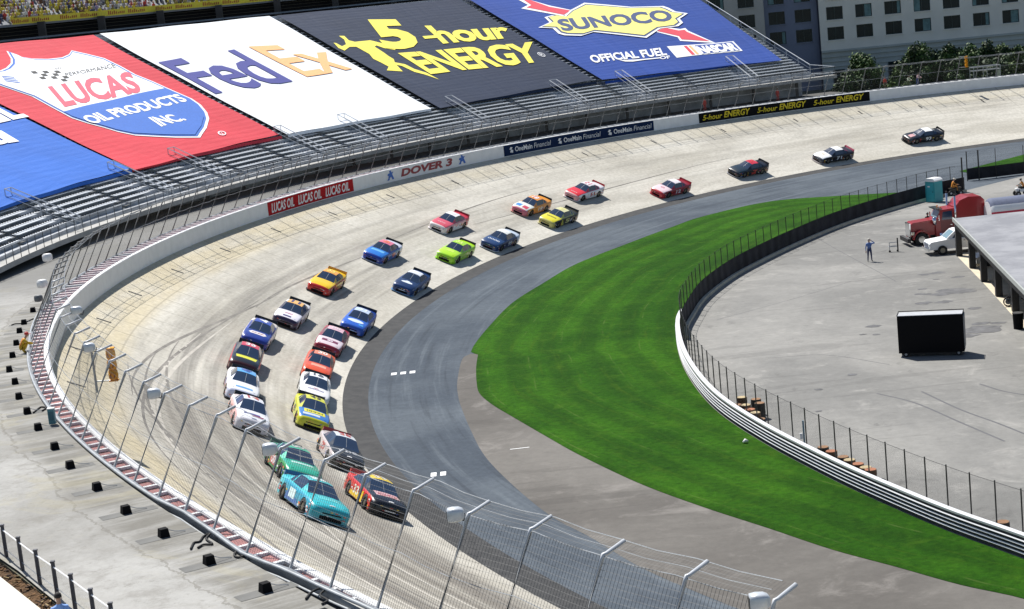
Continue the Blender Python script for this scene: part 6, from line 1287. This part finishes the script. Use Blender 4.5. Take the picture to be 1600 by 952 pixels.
tree(1405, 112, 257, 36, 'low shrub beneath the bushy tree by the white-shirted marshal', .7)
tree(1498, 80, 267, 38, 'dark tree just left of and behind the far amber signal', 1., 1)
tree(1556, 78, 268, 38, 'dark tree filling the gap second from the right edge', 1., 1)
tree(1612, 84, 266, 44, 'dark tree cut by the right edge', 1., 1)
# marshals and bits behind the far barrier
def at_wall(u, v, hgt=1.75, off=1.9):
    s, z = solve(lambda x: T(x[0], Wd(x[0])+off, wz(x[0])+hgt+x[1]), (-100, 0), (u, v)); return T(s, Wd(s)+off, wz(s)), s
def at_wall2(u, v, hgt=1.75):
    s, d = solve(lambda x: T(x[0], x[1], wz(x[0])+hgt), (-100, 18), (u, v)); d = min(max(d, Wd(s)+1.5), 23.5); return T(s, d, wz(s))
for (u, v, top_, lg, lab, ps) in ((1100, 153, RDs, RDs, 'marshal in red overalls behind the barrier, before the black wall panel', 'stand'), (1200, 138, RDs, RDs, 'marshal in red overalls behind the middle of the black wall panel', 'stand'), (1382, 120, RDs, ('trousers_brown', (.12, .08, .05), .8), 'marshal in red shirt behind the start of the far white wall', 'stand'),
                                  (1433, 114, ('shirt_pink_white', (.62, .42, .45), .8), ('trousers_blue', (.04, .06, .25), .8), 'marshal in pinkish white shirt and blue trousers leaning over the far white wall', 'lean'), (1418, 118, ('shirt_white_green', (.5, .55, .42), .8), ('trousers_olive', (.10, .13, .06), .8), 'marshal in pale green and white bending behind the far white wall', 'lean')):
    p = at_wall2(u, v); person(p, math.pi+.5, lab, top_, lg, pose=ps, hair=(.04, .03, .02))
s, hh = solve(lambda x: fpt(x[0], .72)+np.array([0, 0, x[1]]), (-112, 0), (1508, 100)); p = fpt(s, .75)+np.array([-math.sin(fr(s)[2]), math.cos(fr(s)[2]), 0])*.3+np.array([0, 0, hh])
e = signal(p, 1.05, 'small three-lamp amber signal on the far catch fence in front of the trees', s); b = MB(); b.tube([(0, 0, .86), (-.9, 0, .9)], .03, 4); b.tube([(0, 0, -.46), (-.9, 0, -.42)], .03, 4); b.build('bracket', STEEL, e)
p = T(-117.5, 21.5, wz(-117)); e = empty('steel_platform', p, fr(-117)[2], 'grey steel frame platform behind the far wall in front of the hedge', 'platform'); b = MB()
for z in (1.3, 1.8): b.tube([(-1.9, -.6, z), (1.9, -.6, z), (1.9, .6, z), (-1.9, .6, z), (-1.9, -.6, z)], .05, 4)
for x in (-1.9, 0, 1.9):
    for y in (-.6, .6): b.tube([(x, y, 0), (x, y, 1.8)], .05, 4)
b.build('frame', STEEL, e); b = MB(); b.box((-1.93, 0, .65), (.04, 1.2, 1.2)); b.build('panel', mat('panel_green_grey', (.16, .20, .17), .7), e)

for o in bpy.data.objects:
    l = o.get('label')
    if l and len(l.replace('-', ' ').split()) > 16: print('LONG', o.name, l)
